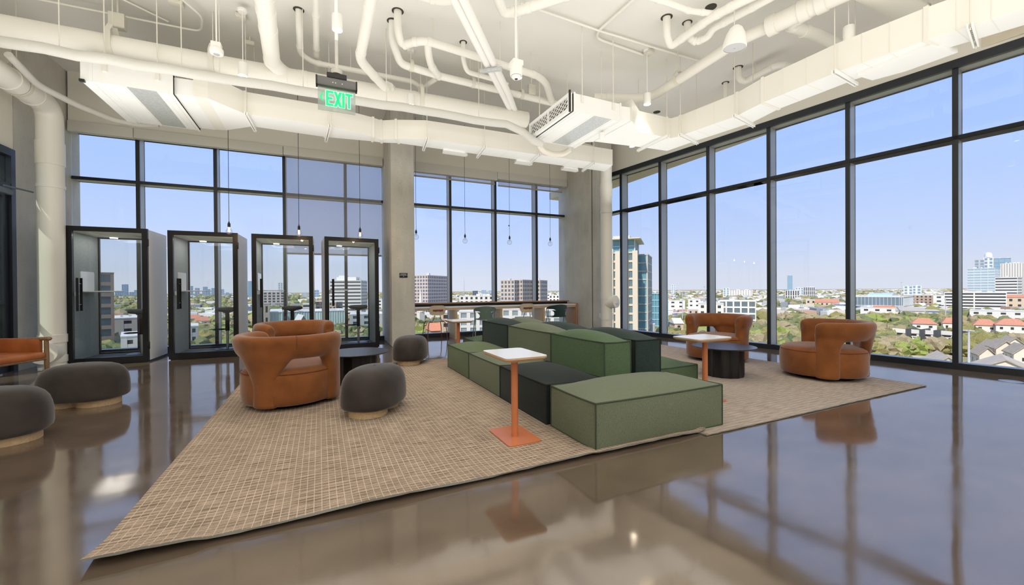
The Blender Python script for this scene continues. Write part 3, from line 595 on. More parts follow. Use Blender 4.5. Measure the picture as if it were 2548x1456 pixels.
# --------------------------------------------------- exit sign
ex = thing('exit_sign', 'edge lit glass EXIT sign with green letters hanging from a rod', 'sign', (.14, 3.62, 2.60), -.02)
g = G(); g.cyl((0, .02, .33), (0, .02, CEIL - 2.60), .013, 12); obj('mounting_rod', g, m_white, ex)
g = G(); g.lathe([(.045, .36), (.04, .33), (.0005, .33)], 20, (0, .02, 0), cap=False); obj('rod_cover', g, m_white, ex)
g = G(); g.box(-.075, -.02, .28, .075, .07, .325, bev=.006); obj('mount_box', g, m_black, ex)
m_alu = mat('brushed_grey_metal', (.20, .20, .205), .45, metal=.4)
g = G(); g.box(-.150, -.015, .215, .150, .045, .285, bev=.004); hb = obj('housing', g, m_alu, ex)
for sx in (-1, 1):
    g = G(); g.box(sx * .150 - .006, -.017, .213, sx * .150 + .006, .047, .287, bev=.002); obj('end_cap', g, m_black, hb)
for x in (-.03, -.01, .04): g = G(); g.cyl((x, -.017, .245), (x, -.014, .245), .005, 12); obj('indicator', g, mat('indicator_dot', (.8, .8, .8), .4), hb)
m_plate = glass('sign_plate', (.88, .93, .91), .10, haze=.30, hazecol=(.75, .80, .78))
g = G(); g.box(-.142, .010, .02, .142, .018, .215, bev=.002); obj('sign_plate', g, m_plate, ex)
m_green = mat('exit_green', (.0, .42, .12), .4, emit=(.0, .75, .20), estr=.9)
m_glow = mat('exit_outline', (.5, .95, .70), .4, emit=(.45, 1.0, .65), estr=1.0)
def letters(strokes, g, ox, oz, s_, grow, y):
    for poly in strokes:
        c = Vector((sum(p[0] for p in poly) / len(poly), sum(p[1] for p in poly) / len(poly)))
        pts = []
        for p in poly:
            pts.append((ox + p[0] * s_, y, oz + p[1] * s_))
        a = [Vector(p) for p in pts]; b_ = [Vector((p[0], p[1] + .002, p[2])) for p in pts]
        va = [g.bm.verts.new(q) for q in a]; vb = [g.bm.verts.new(q) for q in b_]; n_ = len(va)
        g.bm.faces.new(va); g.bm.faces.new(vb[::-1])
        for i in range(n_): g.bm.faces.new([va[i], vb[i], vb[(i + 1) % n_], va[(i + 1) % n_]])
def glyphs(e_):
    q = lambda x0, y0, x1, y1: [(x0 - e_, y0 - e_), (x1 + e_, y0 - e_), (x1 + e_, y1 + e_), (x0 - e_, y1 + e_)]
    T = .15
    E = [q(0, 0, T, 1), q(T, 0, .46, T), q(T, .425, .40, .575), q(T, .85, .46, 1)]
    X = [[(0 - e_, 0 - e_), (.17 + e_, 0 - e_), (.5 + e_, 1 + e_), (.33 - e_, 1 + e_)], [(.33 - e_, 0 - e_), (.5 + e_, 0 - e_), (.17 + e_, 1 + e_), (0 - e_, 1 + e_)]]
    I = [q(0, 0, T, 1)]
    Tt = [q(.165, 0, .165 + T, 1), q(0, .85, .48, 1)]
    return (E, 0), (X, .56), (I, 1.15), (Tt, 1.37)
for e_, m_, y, nm in ((.028, m_glow, .0085, 'letter_outline'), (0, m_green, .006, 'letter')):
    for strokes, off in glyphs(e_):
        for k, st in enumerate([strokes]):
            g = G(); letters(st, g, -.082 + off * .105, .062, .122, e_, y); obj(nm, g, m_, ex, False)
g = G(); letters([[(.0, .5), (.22, .95), (.36, .95), (.17, .5)], [(.17, .5), (.36, .05), (.22, .05), (0, .5)]], g, -.128, .09, .075, 0, .006); obj('arrow', g, m_green, ex, False)
# --------------------------------------------------- bare bulb pendants along the windows
m_cord = mat('black_cord', (.01, .01, .01), .6)
m_bulb = glass('bulb_glass', (.96, .97, .98), .06)
m_fil = mat('filament', (1, .6, .25), .4, emit=(1, .55, .2), estr=14)
m_filoff = mat('filament_off', (.75, .75, .72), .4)
def bulb(label, p, lit, top):
    o = thing('bulb_pendant', label, 'lamp', p, 0, 'bare bulb pendants along the windows')
    g = G(); g.cyl((0, 0, .15), (0, 0, top - p[2]), .004, 8); obj('cord', g, m_cord, o)
    g = G(); g.lathe([(.0005, .155), (.008, .15), (.012, .125), (.021, .12), (.022, .065), (.019, .06)], 18, cap=False); obj('socket', g, m_black, o)
    R = .048 if lit else .062
    prof = [(.013, .062), (.014, .05)] + [(R * math.sin(a), -R * .35 + R * math.cos(a)) for a in [PI * (.22 + .78 * k / 12) for k in range(12)]] + [(.0005, -R * 1.35)]
    g = G(); g.lathe(prof, 24, cap=False); obj('bulb', g, m_bulb, o)
    g = G(); g.tube([(-.008, 0, .05), (-.012, 0, .0), (0, 0, -.02), (.012, 0, 0), (.008, 0, .05)], .0025 if lit else .0022, 6, .004); obj('filament', g, m_fil if lit else m_filoff, o)
    g = G(); g.cyl((0, 0, .06), (0, 0, .02), .006, 8, .003); obj('stem', g, m_filoff, o)
    if lit:
        ld = bpy.data.lights.new('bulb_light', 'POINT'); ld.energy = 2.5; ld.color = (1, .62, .32); ld.shadow_soft_size = .02
        q = bpy.data.objects.new('bulb_light', ld); C.objects.link(q); q.location = (p[0], p[1], p[2] - .03)
for (s_, z, lab) in ((-1.553, 2.19, 'glowing bare bulb hanging in front of the second booth from the left'), (-.507, 2.20, 'glowing bare bulb hanging in front of the third booth from the left'), (.519, 2.21, 'glowing bare bulb hanging in front of the booth next to the column')):
    bulb(lab, tuple(bw(s_, 8.2, z)), True, CEIL)
for (s_, z, lab) in ((1.79, 2.40, 'unlit clear bulb hanging right beside the sign column'), (2.95, 2.36, 'unlit clear bulb over the bar, second from the sign column'), (4.115, 2.375, 'unlit clear bulb over the bar with a tag on its cord'), (5.28, 2.385, 'unlit clear bulb over the bar next to the corner column')):
    bulb(lab, tuple(bw(s_, 9.35, z)), False, CEIL)
g = G(); g.box(-.03, -.003, .38, -.002, .003, .41); q = obj('cord_tag', g, m_black, [o for o in C.objects if o.get('label', '').startswith('unlit clear bulb over the bar with a tag')][0], False)
# ================================================================ rugs
def rug_mat(name, base, dark, light, ribs, grid):
    m = bpy.data.materials.new(name); m.use_nodes = True; n = m.node_tree.nodes; l = m.node_tree.links; b = n['Principled BSDF']
    b.inputs['Roughness'].default_value = .95; b.inputs['Specular IOR Level'].default_value = .1
    t = n.new('ShaderNodeTexCoord')
    def math_(op, a, bb=None):
        q = n.new('ShaderNodeMath'); q.operation = op
        for i, v in enumerate((a, bb)):
            if v is None: continue
            if isinstance(v, (int, float)): q.inputs[i].default_value = v
            else: l.new(v, q.inputs[i])
        return q.outputs[0]
    s_ = n.new('ShaderNodeSeparateXYZ'); l.new(t.outputs['Object'], s_.inputs[0]); X, Y = s_.outputs[0], s_.outputs[1]
    mp = n.new('ShaderNodeMapping'); mp.inputs['Scale'].default_value = (2.2, 26, 1); l.new(t.outputs['Object'], mp.inputs[0])
    ns = n.new('ShaderNodeTexNoise'); ns.inputs['Scale'].default_value = 3; ns.inputs['Detail'].default_value = 6; l.new(mp.outputs[0], ns.inputs['Vector'])
    r = n.new('ShaderNodeValToRGB'); r.color_ramp.elements[0].position = .40; r.color_ramp.elements[1].position = .60
    r.color_ramp.elements[0].color = (*dark, 1); r.color_ramp.elements[1].color = (*base, 1); l.new(ns.outputs['Fac'], r.inputs[0])
    rib = math_('PINGPONG', math_('MULTIPLY', Y, 1 / ribs), .5)          # 0..0.5
    row = math_('FLOOR', math_('MULTIPLY', Y, 1 / ribs))
    off = 0.0
    fx = math_('PINGPONG', math_('MULTIPLY', math_('ADD', X, off), 1 / grid), .5)
    lx = math_('LESS_THAN', fx, .055); ly = math_('LESS_THAN', rib, .10)
    n2 = n.new('ShaderNodeTexNoise'); n2.inputs['Scale'].default_value = 2.0; n2.inputs['Detail'].default_value = 3; l.new(t.outputs['Object'], n2.inputs['Vector'])
    ln = math_('MULTIPLY', math_('MAXIMUM', lx, math_('MULTIPLY', ly, .65)), math_('ADD', math_('MULTIPLY', n2.outputs['Fac'], .9), .25))
    mx = n.new('ShaderNodeMixRGB'); l.new(ln, mx.inputs[0]); l.new(r.outputs[0], mx.inputs[1]); mx.inputs[2].default_value = (*light, 1)
    f2 = n.new('ShaderNodeTexNoise'); f2.inputs['Scale'].default_value = 260; l.new(t.outputs['Object'], f2.inputs['Vector'])
    mu = n.new('ShaderNodeMixRGB'); mu.blend_type = 'MULTIPLY'; mu.inputs[0].default_value = .55; l.new(mx.outputs[0], mu.inputs[1])
    r3 = n.new('ShaderNodeValToRGB'); r3.color_ramp.elements[0].position = .3; r3.color_ramp.elements[1].position = .6; r3.color_ramp.elements[0].color = (.45, .42, .4, 1); r3.color_ramp.elements[1].color = (1.15, 1.12, 1.1, 1)
    l.new(f2.outputs['Fac'], r3.inputs[0]); l.new(r3.outputs[0], mu.inputs[2]); l.new(mu.outputs[0], b.inputs['Base Color'])
    hh = math_('ADD', math_('MULTIPLY', rib, 1.2), math_('MULTIPLY', f2.outputs['Fac'], .5))
    bp = n.new('ShaderNodeBump'); bp.inputs['Strength'].default_value = .7; bp.inputs['Distance'].default_value = .006; l.new(hh, bp.inputs['Height']); l.new(bp.outputs[0], b.inputs['Normal'])
    return m
m_rug1 = rug_mat('tan_woven_rug', (.46, .365, .285), (.22, .168, .125), (.70, .60, .50), .037, .038)
m_rug2 = rug_mat('beige_ribbed_rug', (.52, .45, .385), (.38, .32, .27), (.27, .22, .18), .050, 50)
m_backing = mat('rug_backing', (.23, .23, .22), .9)
def rug(name, label, x0, x1, y0, y1, zf, m, th=.011, z0=0.0):
    """zf(x, y) lifts the rug where its edge curls; underside gets the grey backing"""
    nx, ny = 60, 40; g = G(); top = []; bot = []
    ys = [y0 + (y1 - y0) * (j / ny) ** 1.8 for j in range(ny + 1)]; xs = [x0 + (x1 - x0) * (i / nx) for i in range(nx + 1)]
    rnd = random.Random(3)
    for j, y in enumerate(ys):
        for L, dz in ((top, th), (bot, 0.0)):
            L.append([g.bm.verts.new((x + (rnd.uniform(-.003, .003) if j in (0,) else 0), y + (rnd.uniform(-.004, .004) if j == 0 else 0), z0 + dz + zf(x, y) + (.0002 if dz == 0 else 0))) for x in xs])
    for j in range(ny):
        for i in range(nx):
            g.bm.faces.new([top[j][i], top[j][i + 1], top[j + 1][i + 1], top[j + 1][i]])
            f = g.bm.faces.new([bot[j][i], bot[j + 1][i], bot[j + 1][i + 1], bot[j][i + 1]]); f.material_index = 1
    for i in range(nx):
        f = g.bm.faces.new([bot[0][i], bot[0][i + 1], top[0][i + 1], top[0][i]]); f.material_index = 1
        f = g.bm.faces.new([bot[ny][i], top[ny][i], top[ny][i + 1], bot[ny][i + 1]]); f.material_index = 1
    for j in range(ny):
        f = g.bm.faces.new([bot[j][0], top[j][0], top[j + 1][0], bot[j + 1][0]]); f.material_index = 1
        f = g.bm.faces.new([bot[j][nx], bot[j + 1][nx], top[j + 1][nx], top[j][nx]]); f.material_index = 1
    return tag(obj(name, g, [m, m_backing], None, True, 50), label, 'rug')
def lift1(x, y):
    e = max(0.0, 1 - (y - 2.275) / .30) ** 2
    k = .024 + .006 * math.sin(x * 5.0) + (.010 if x < -.5 else 0)
    if 1.7 < x < 2.72: k = .014 * max(0, min(1, (2.8 - x) / .3)) + .010
    return k * e
rug('area_rug', 'tan grid woven rug with a curled front edge under the left chairs', -.905, 2.775, 2.275, 6.69, lift1, m_rug1)
rug('area_rug', 'beige ribbed rug under the right swivel chairs', 2.715, 6.365, 2.215, 6.66, lambda x, y: .004 * max(0, 1 - (y - 2.225) / .2) ** 2, m_rug2, .009, -.0003)
ZR = .0112
# ================================================================ modular sofa
def fabric(name, a, b, top=None):
    m = mat(name, a, .9, spec=.15, col2=b, scale=240, detail=2, bump=.3, bscale=420, contrast=(.30, .70), sheen=.15, stretch=(1, 1, .35))
    return m
m_sage = fabric('sage_green_wool', (.125, .150, .098), (.19, .215, .15))
m_green = None
m_leaf = fabric('leaf_green_wool', (.072, .122, .062), (.115, .175, .098))
m_moss = fabric('moss_green_wool', (.095, .135, .068), (.155, .20, .115))
m_ink = fabric('ink_green_wool', (.011, .017, .017), (.026, .034, .033))
m_teal = fabric('dark_teal_wool', (.018, .034, .032), (.038, .058, .054))
m_pipel = mat('light_piping', (.045, .065, .040), .8); m_piped = mat('dark_piping', (.006, .009, .009), .8)
def cushion(w, d, h, dome=.05, side=.020, n=14):
    g = G(); V = {}
    def P(u, v, q):                   # -1..1 cube coordinates
        bx = (1 - v * v) * (1 - q * q); by = (1 - u * u) * (1 - q * q); bz = (1 - abs(u) ** 2.6) * (1 - abs(v) ** 2.6)
        r = .02
        x = u * w / 2 + (u ** 7) * side * bx; y = v * d / 2 + (v ** 7) * side * by
        z = h / 2 + q * h / 2 + (dome * bz if q > .999 else 0)
        if q > .999:                  # the seam dips a little between the corners
            edge = max(abs(u), abs(v)); z += -.006 * (1 - min(u * u, v * v)) * edge ** 6
        return (x, y, z)
    for ax in range(3):
        for sg in (-1, 1):
            grid = []
            for i in range(n + 1):
                row = []
                for j in range(n + 1):
                    a = math.sin((i / n - .5) * PI) ; b_ = math.sin((j / n - .5) * PI)
                    c = [0, 0, 0]; c[ax] = sg; c[(ax + 1) % 3] = a; c[(ax + 2) % 3] = b_
                    key = tuple(round(q, 5) for q in c)
                    if key not in V: V[key] = g.bm.verts.new(P(*c))
                    row.append(V[key])
                grid.append(row)
            for i in range(n):
                for j in range(n): g.bm.faces.new([grid[i][j], grid[i + 1][j], grid[i + 1][j + 1], grid[i][j + 1]])
    def line(c0, c1):
        return [P(*[c0[k] + (c1[k] - c0[k]) * t_ / 14 for k in range(3)]) for t_ in range(15)]
    return g, line
def sofa_module(label, x0, y0, x1, y1, h, m, mp, dome=.05, z0=ZR, name='sofa_module', piping_label=None):
    x0, y0, x1, y1 = (.99 * q for q in (x0, y0, x1, y1)); w, d = x1 - x0, y1 - y0
    o = thing(name, label, 'sofa', ((x0 + x1) / 2, (y0 + y1) / 2, z0), 0, 'modular sofa blocks')
    g, line = cushion(w - .010, d - .010, h, dome * 1.3); obj('cushion', g, m, o, True, 50, (0, 0, .002))
    k = G(); r = .0068
    for q in (-1, 1):
        for a, b in (((-1, -1, q), (1, -1, q)), ((1, -1, q), (1, 1, q)), ((1, 1, q), (-1, 1, q)), ((-1, 1, q), (-1, -1, q))): k.tube(line(a, b), r, 8)
    for a in ((-1, -1), (1, -1), (1, 1), (-1, 1)): k.tube(line((*a, -1), (*a, 1)), r, 8)
    obj('piping', k, mp, o, loc=(0, 0, .002))
    k = G()
    for sx in (-1, 1):
        for sy in (-1, 1): k.cyl((sx * (w / 2 - .08), sy * (d / 2 - .08), 0), (sx * (w / 2 - .08), sy * (d / 2 - .08), .010), .025, 12)
    obj('feet', k, m_black, o)
    return o
SH, BH = .335, .655
sofa_module('long sage green ottoman block across the near end of the sofa', 1.755, 2.345, 3.075, 2.970, SH, m_sage, m_pipel, .062)
sofa_module('dark ink green seat block behind the nearest orange table', 1.735, 3.005, 2.335, 3.995, SH, m_ink, m_piped, .05)
sofa_module('sage green seat block in the middle of the left sofa row', 1.735, 3.997, 2.335, 5.005, SH, m_sage, m_pipel, .05)
sofa_module('leaf green seat block at the far end of the left sofa row', 1.735, 5.007, 2.335, 5.96, SH, m_moss, m_pipel, .05)
sofa_module('bright leaf green backrest block nearest in the left row', 2.340, 2.99, 2.655, 3.945, BH, m_leaf, m_pipel, .055)
sofa_module('sage green backrest block in the middle of the left row', 2.340, 3.947, 2.655, 5.10, BH, m_sage, m_pipel, .055)
sofa_module('dark teal backrest block at the far left end of the sofa', 2.335, 5.105, 2.655, 6.06, BH + .005, m_teal, m_piped, .05)
sofa_module('dark teal backrest block nearest in the right row', 2.705, 2.99, 3.030, 4.03, BH, m_teal, m_piped, .055)
sofa_module('dark teal backrest block in the middle of the right row', 2.700, 4.035, 3.030, 5.10, BH, m_teal, m_piped, .05)
sofa_module('sage green backrest block at the far end of the right row', 2.700, 5.105, 3.030, 6.06, BH, m_sage, m_pipel, .05)
sofa_module('leaf green seat block on the window side, near the right orange table', 3.035, 3.09, 3.66, 4.03, SH, m_leaf, m_pipel, .045)
sofa_module('ink green seat block in the middle of the window side row', 3.035, 4.035, 3.66, 5.10, SH, m_ink, m_piped, .045)
sofa_module('sage green seat block at the far end of the window side row', 3.035, 5.105, 3.66, 6.06, SH, m_sage, m_pipel, .045)
sofa_module('leaf green ottoman block across the far end of the sofa', 2.22, 6.09, 3.3, 6.68, SH, m_leaf, m_pipel, .045)
# ================================================================ orange side tables
m_orange = mat('orange_powder_coat', (.60, .20, .085), .28, spec=.5)
m_ash = mat('pale_wood_edge', (.50, .33, .20), .45, col2=(.62, .44, .29), scale=6, stretch=(1, 14, 14))
m_lam = mat('white_laminate', (.86, .85, .83), .22)
def c_table(label, loc, rz):
    o = thing('side_table', label, 'table', loc, rz, 'orange stemmed side tables')
    g = G(); g.prism(rrect(.275, .405, .03), 0, .010, bev=.002, seg=1); obj('base_plate', g, m_orange, o)
    g = G(); g.cyl((-.01, -.03, .010), (-.01, -.03, .626), .0265, 24); obj('stem', g, m_orange, o)
    g = G(); g.rings([[(x * .90, y * .92, .618) for x, y in rrect(.35, .48, .04)], [(x, y, .636) for x, y in rrect(.35, .48, .04)], [(x, y, .648) for x, y in rrect(.35, .48, .04)]]); tp = obj('table_top', g, m_ash, o, True, 25)
    g = G(); g.prism(rrect(.349, .479, .04), .648, .6505); obj('top_laminate', g, m_lam, tp)
    return o
t0 = c_table('orange side table with a white top nearest, beside the dark seat block', (1.366, 2.866, ZR), 0)
dup(t0, (3.53, 2.93, ZR), PI / 2, 'orange side table with a white top between the sofa and right coffee table')
dup(t0, (2.08, 6.50, ZR - .003), 0, 'orange side table with a white top beyond the sofa, in front of the bar')
# ================================================================ round coffee tables
m_blackoak = mat('black_stained_oak', (.010, .012, .016), .32, col2=(.030, .036, .044), scale=5, stretch=(22, 1, 6), bump=.1, bscale=60)
m_blackm = mat('black_fluted_base', (.007, .007, .009), .38)
m_slate = mat('dark_slate_top', (.030, .034, .045), .28)
def coffee(label, loc, rz, mt):
    o = thing('coffee_table', label, 'table', loc, rz, 'round black coffee tables')
    g = G(); N = 14; R = []
    for z, s_ in ((.0, .97), (.008, 1), (.355, 1)):
        ring = []
        for k in range(N * 8):
            a = 2 * PI * k / (N * 8); u = (k % 8) / 8
            r = .245 * s_ * (1 - .055 * math.sin(PI * u) ** .7)
            ring.append((r * math.cos(a), r * math.sin(a), z))
        R.append(ring)
    g.rings(R); obj('base', g, m_blackm, o, True, 40)
    g = G(); g.lathe([(.0005, .350), (.30, .352), (.372, .366), (.386, .376), (.386, .382), (.384, .384), (.0005, .384)], 64, cap=False); obj('table_top', g, mt, o, True, 30)
    return o
coffee('round black oak coffee table behind the front swivel chair', (.407, 5.43, ZR), .4, m_blackoak)
coffee('round coffee table with a slate coloured top between the right swivel chairs', (4.82, 3.665, ZR), .1, m_slate)
# ================================================================ swivel chairs
m_suede = mat('cognac_suede', (.185, .060, .0155), .75, spec=.2, col2=(.285, .10, .028), scale=5, detail=7, bump=.10, bscale=160, contrast=(.3, .72), sheen=.5)
m_suede_d = mat('cognac_seam', (.17, .05, .012), .8)
def bake_remesh(g, voxel, smooth_it, name):
    me = bpy.data.meshes.new('tmp'); bmesh.ops.recalc_face_normals(g.bm, faces=g.bm.faces); g.bm.to_mesh(me); g.bm.free()
    o = bpy.data.objects.new('tmp', me); C.objects.link(o)
    r = o.modifiers.new('r', 'REMESH'); r.mode = 'VOXEL'; r.voxel_size = voxel; r.use_smooth_shade = True
    s_ = o.modifiers.new('s', 'SMOOTH'); s_.factor = .6; s_.iterations = smooth_it
    dg = bpy.context.evaluated_depsgraph_get(); dg.update()
    res = bpy.data.meshes.new_from_object(o.evaluated_get(dg)); res.name = name
    bpy.data.objects.remove(o); bpy.data.meshes.remove(me)
    for p in res.polygons: p.use_smooth = True
    return res
def superring(c, ex, ey, a, b, n=24, p=2.6):
    R = []
    for k in range(n):
        t_ = 2 * PI * k / n; cx, sy = math.cos(t_), math.sin(t_)
        R.append(c + ex * (math.copysign(abs(cx) ** (2 / p), cx) * a) + ey * (math.copysign(abs(sy) ** (2 / p), sy) * b))
    return R
def swivel_mesh():
    g = G(); Zv = Vector((0, 0, 1)); RC = .405; HR = .078
    def rad(th): return Vector((math.sin(th), -math.cos(th), 0))
    TE = math.radians(112); N = 60; R = []
    for k in range(N + 1):
        th = -TE + 2 * TE * k / N; e_ = min(1, (TE - abs(th)) / math.radians(16)); f = math.sqrt(max(.02, 1 - (1 - e_) ** 2))
        back = math.cos(th / 2) ** 2
        zc = .598 + .006 * back; c = rad(th) * (RC + .035 * back) + Zv * zc
        tilt = (Zv + rad(th) * (.30 * back)).normalized()
        hv = .120 * (.62 + .38 * f); R.append(superring(c, rad(th), tilt, HR * (.72 + .28 * f), hv, 24, 2.5))
    g.rings(R)
    def arcring(th0, rc, z, wd, hr, n=22, p=2.8):   # superellipse bent round the chair axis
        ring = []
        for k in range(n):
            t_ = 2 * PI * k / n; cx, sy = math.cos(t_), math.sin(t_)
            a = math.copysign(abs(cx) ** (2 / p), cx) * wd; b = math.copysign(abs(sy) ** (2 / p), sy) * hr
            ring.append(rad(th0 + a / rc) * (rc + b) + Zv * z)
        return ring
    for sg in (-1, 1):                      # side legs
        R = []
        for z in [.03, .05] + [.05 + .52 * k / 14 for k in range(1, 15)]:
            u = max(0, (z - .36) / .21); th = sg * math.radians(96 - 9 * u * u); wd = .120 + .075 * u ** 2.2
            if z < .05: wd *= .93
            R.append(arcring(th, RC + .005, z, wd, .072))
        g.rings(R)
    R = []                                  # back leg
    for z in [.03, .05] + [.05 + .53 * k / 16 for k in range(1, 17)]:
        u = max(0, (z - .22) / .36); wd = .118 + .235 * u ** 1.9; ro = .398 + .050 * u ** 1.4
        if z < .05: wd *= .93
        R.append(arcring(0, ro, z, wd, .070, 26))
    g.rings(R)
    return bake_remesh(g, .0135, 9, 'chair_shell')
shell_me = swivel_mesh(); shell_me.materials.append(m_suede)
def swivel_chair(label, loc, rz):
    o = thing('swivel_chair', label, 'chair', loc, rz, 'cognac suede swivel chairs')
    g = G(); g.lathe([(.0005, .002), (.33, .002), (.335, .008), (.30, .03), (.0005, .03)], 48, cap=False); obj('swivel_base', g, m_black, o)
    g = G(); R = []
    for r, z in ((.36, .036), (.425, .045), (.445, .07), (.452, .16), (.452, .27), (.448, .335), (.43, .372), (.395, .392), (.33, .402), (.2, .408), (.05, .41), (.002, .41)):
        R.append(superring(Vector((0, .01, z)), Vector((1, 0, 0)), Vector((0, 1, 0)), r * .985, r * 1.03, 56, 2.15))
    g.rings(R); obj('seat', g, m_suede, o, True, 60)
    q = bpy.data.objects.new('backrest', shell_me); C.objects.link(q); q.parent = o
    g = G(); g.tube([superring(Vector((0, .01, .352)), Vector((1, 0, 0)), Vector((0, 1, 0)), .442, .462, 56, 2.15)[k % 56] for k in range(57)], .0035, 6); obj('seat_seam', g, m_suede_d, o)
    g = G(); th = math.radians(38); rd = Vector((math.sin(th), -math.cos(th), 0)); c = rd * .437 + Vector((0, 0, .601)); tl = (Vector((0, 0, 1)) + rd * .26).normalized()
    g.tube(superring(c, rd, tl, .079, .121, 30, 2.5)[:16] , .003, 6); obj('back_seam', g, m_suede_d, o)
    return o
def face(dx, dy): return math.atan2(dy, dx) - PI / 2
SC = [('front left cognac swivel chair seen from behind, beside the nearest pouf', (-.272, 4.85), face(.50, .86)), ('cognac swivel chair behind the front one, facing the room near the booths', (-.297, 6.36), face(.46, -.885)),
      ('cognac swivel chair at the right rug edge, seen from its side', (5.925, 3.06), face(-.634, .775)), ('cognac swivel chair by the tall windows behind the slate topped coffee table', (5.87, 4.585), face(-.974, -.225))]
c0 = swivel_chair(SC[0][0], (*SC[0][1], ZR), SC[0][2])
for lab, p, r in SC[1:]: dup(c0, (*p, ZR), r, lab)
# ================================================================ poufs
m_velvet = mat('charcoal_velvet', (.034, .027, .025), .7, spec=.2, col2=(.056, .046, .043), scale=4, detail=6, sheen=.35)
m_oak = mat('light_oak', (.52, .36, .20), .5, col2=(.64, .47, .29), scale=4, stretch=(2, 18, 18))
def pouf(label, loc, rz):
    o = thing('pouf', label, 'pouf', loc, rz, 'charcoal velvet poufs')
    g = G(); R = []
    for s_, z in ((.80, .066), (.93, .070), (.985, .088), (1.0, .115), (1.0, .17), (.992, .225), (.972, .275), (.935, .32), (.868, .360), (.775, .389), (.64, .409), (.46, .420), (.22, .426), (.004, .427)):
        R.append(superring(Vector((0, 0, z)), Vector((1, 0, 0)), Vector((0, 1, 0)), .365 * s_ - .02 * (1 - s_), .262 * s_, 56, 2.5))
    g.rings(R); obj('cushion', g, m_velvet, o, True, 60)
    g = G(); pts = []                        # two-lobed plinth outline
    for k in range(96):
        a = 2 * PI * k / 96; d = Vector((math.cos(a), math.sin(a)))
        best = 0
        for cx, cy, r in ((-.135, .0, .172), (.135, .0, .172)):
            b_ = d.x * cx + d.y * cy; disc = b_ * b_ - (cx * cx + cy * cy - r * r)
            if disc >= 0: best = max(best, b_ + math.sqrt(disc))
        pts.append((d.x * best, d.y * best))
    g.prism(pts, 0.0, .07); obj('plinth', g, m_oak, o, True, 40)
    return o
p0 = pouf('charcoal pouf on the rug in front of the nearest swivel chair', (.47, 4.10, ZR), 1.02)
dup(p0, (1.302, 6.555, ZR), 1.15, 'charcoal pouf at the far rug edge by the sign column')
dup(p0, (-2.215, 5.70, .0), -.30, 'wide charcoal pouf standing alone on the bare floor at the left')
dup(p0, (-2.33, 4.52, .0), .15, 'charcoal pouf cut by the left edge of the picture')
# ================================================================ leather lounge chair at the left edge
m_leather = mat('tan_leather', (.36, .105, .030), .38, spec=.5, col2=(.47, .155, .05), scale=6, bump=.08, bscale=120)
m_teak = mat('brown_oiled_oak', (.20, .115, .055), .45, col2=(.31, .19, .10), scale=5, stretch=(16, 16, 1.5))
o = thing('lounge_chair', 'tan leather armchair with an oiled oak frame at the left edge', 'chair', (-3.40, 6.72, 0), -.38)
# local x is the facing direction, y to its left
for sx, sy, top in ((.30, -.30, .585), (.30, .30, .585), (-.30, -.30, .70), (-.30, .30, .70)):
    g = G(); g.tube([(sx * 1.04, sy, 0), (sx, sy, .30), (sx * .99, sy, top)], [.014, .024, .021], 14); obj('leg', g, m_teak, o)
for sy in (-.30, .30):
    g = G(); g.tube([(-.33, sy, .585), (.2, sy, .60), (.335, sy, .60), (.355, sy, .60)], [.018, .022, .028, .012], 14, flat=.85); obj('armrest', g, m_teak, o)
    g = G(); g.box(-.28, sy - .025, .40, .24, sy + .025, .61, bev=.02); obj('arm_sling', g, m_leather, o)
for sy in (-.30, .30):
    g = G(); g.tube([(-.31, sy, .33), (.30, sy, .36)], .017, 12); obj('side_rail', g, m_teak, o)
for sx, z in ((.30, .36), (-.30, .33)):
    g = G(); g.tube([(sx, -.30, z), (sx, .30, z)], .017, 12); obj('cross_rail', g, m_teak, o)
g = G(); g.box(-.29, -.275, .36, .33, .275, .445, bev=.035, seg=3); obj('seat', g, m_leather, o)
g = G(); g.box(-.36, -.275, .42, -.26, .275, .80, Matrix.Rotation(-.12, 4, 'Y'), bev=.035, seg=3); obj('backrest', g, m_leather, o)
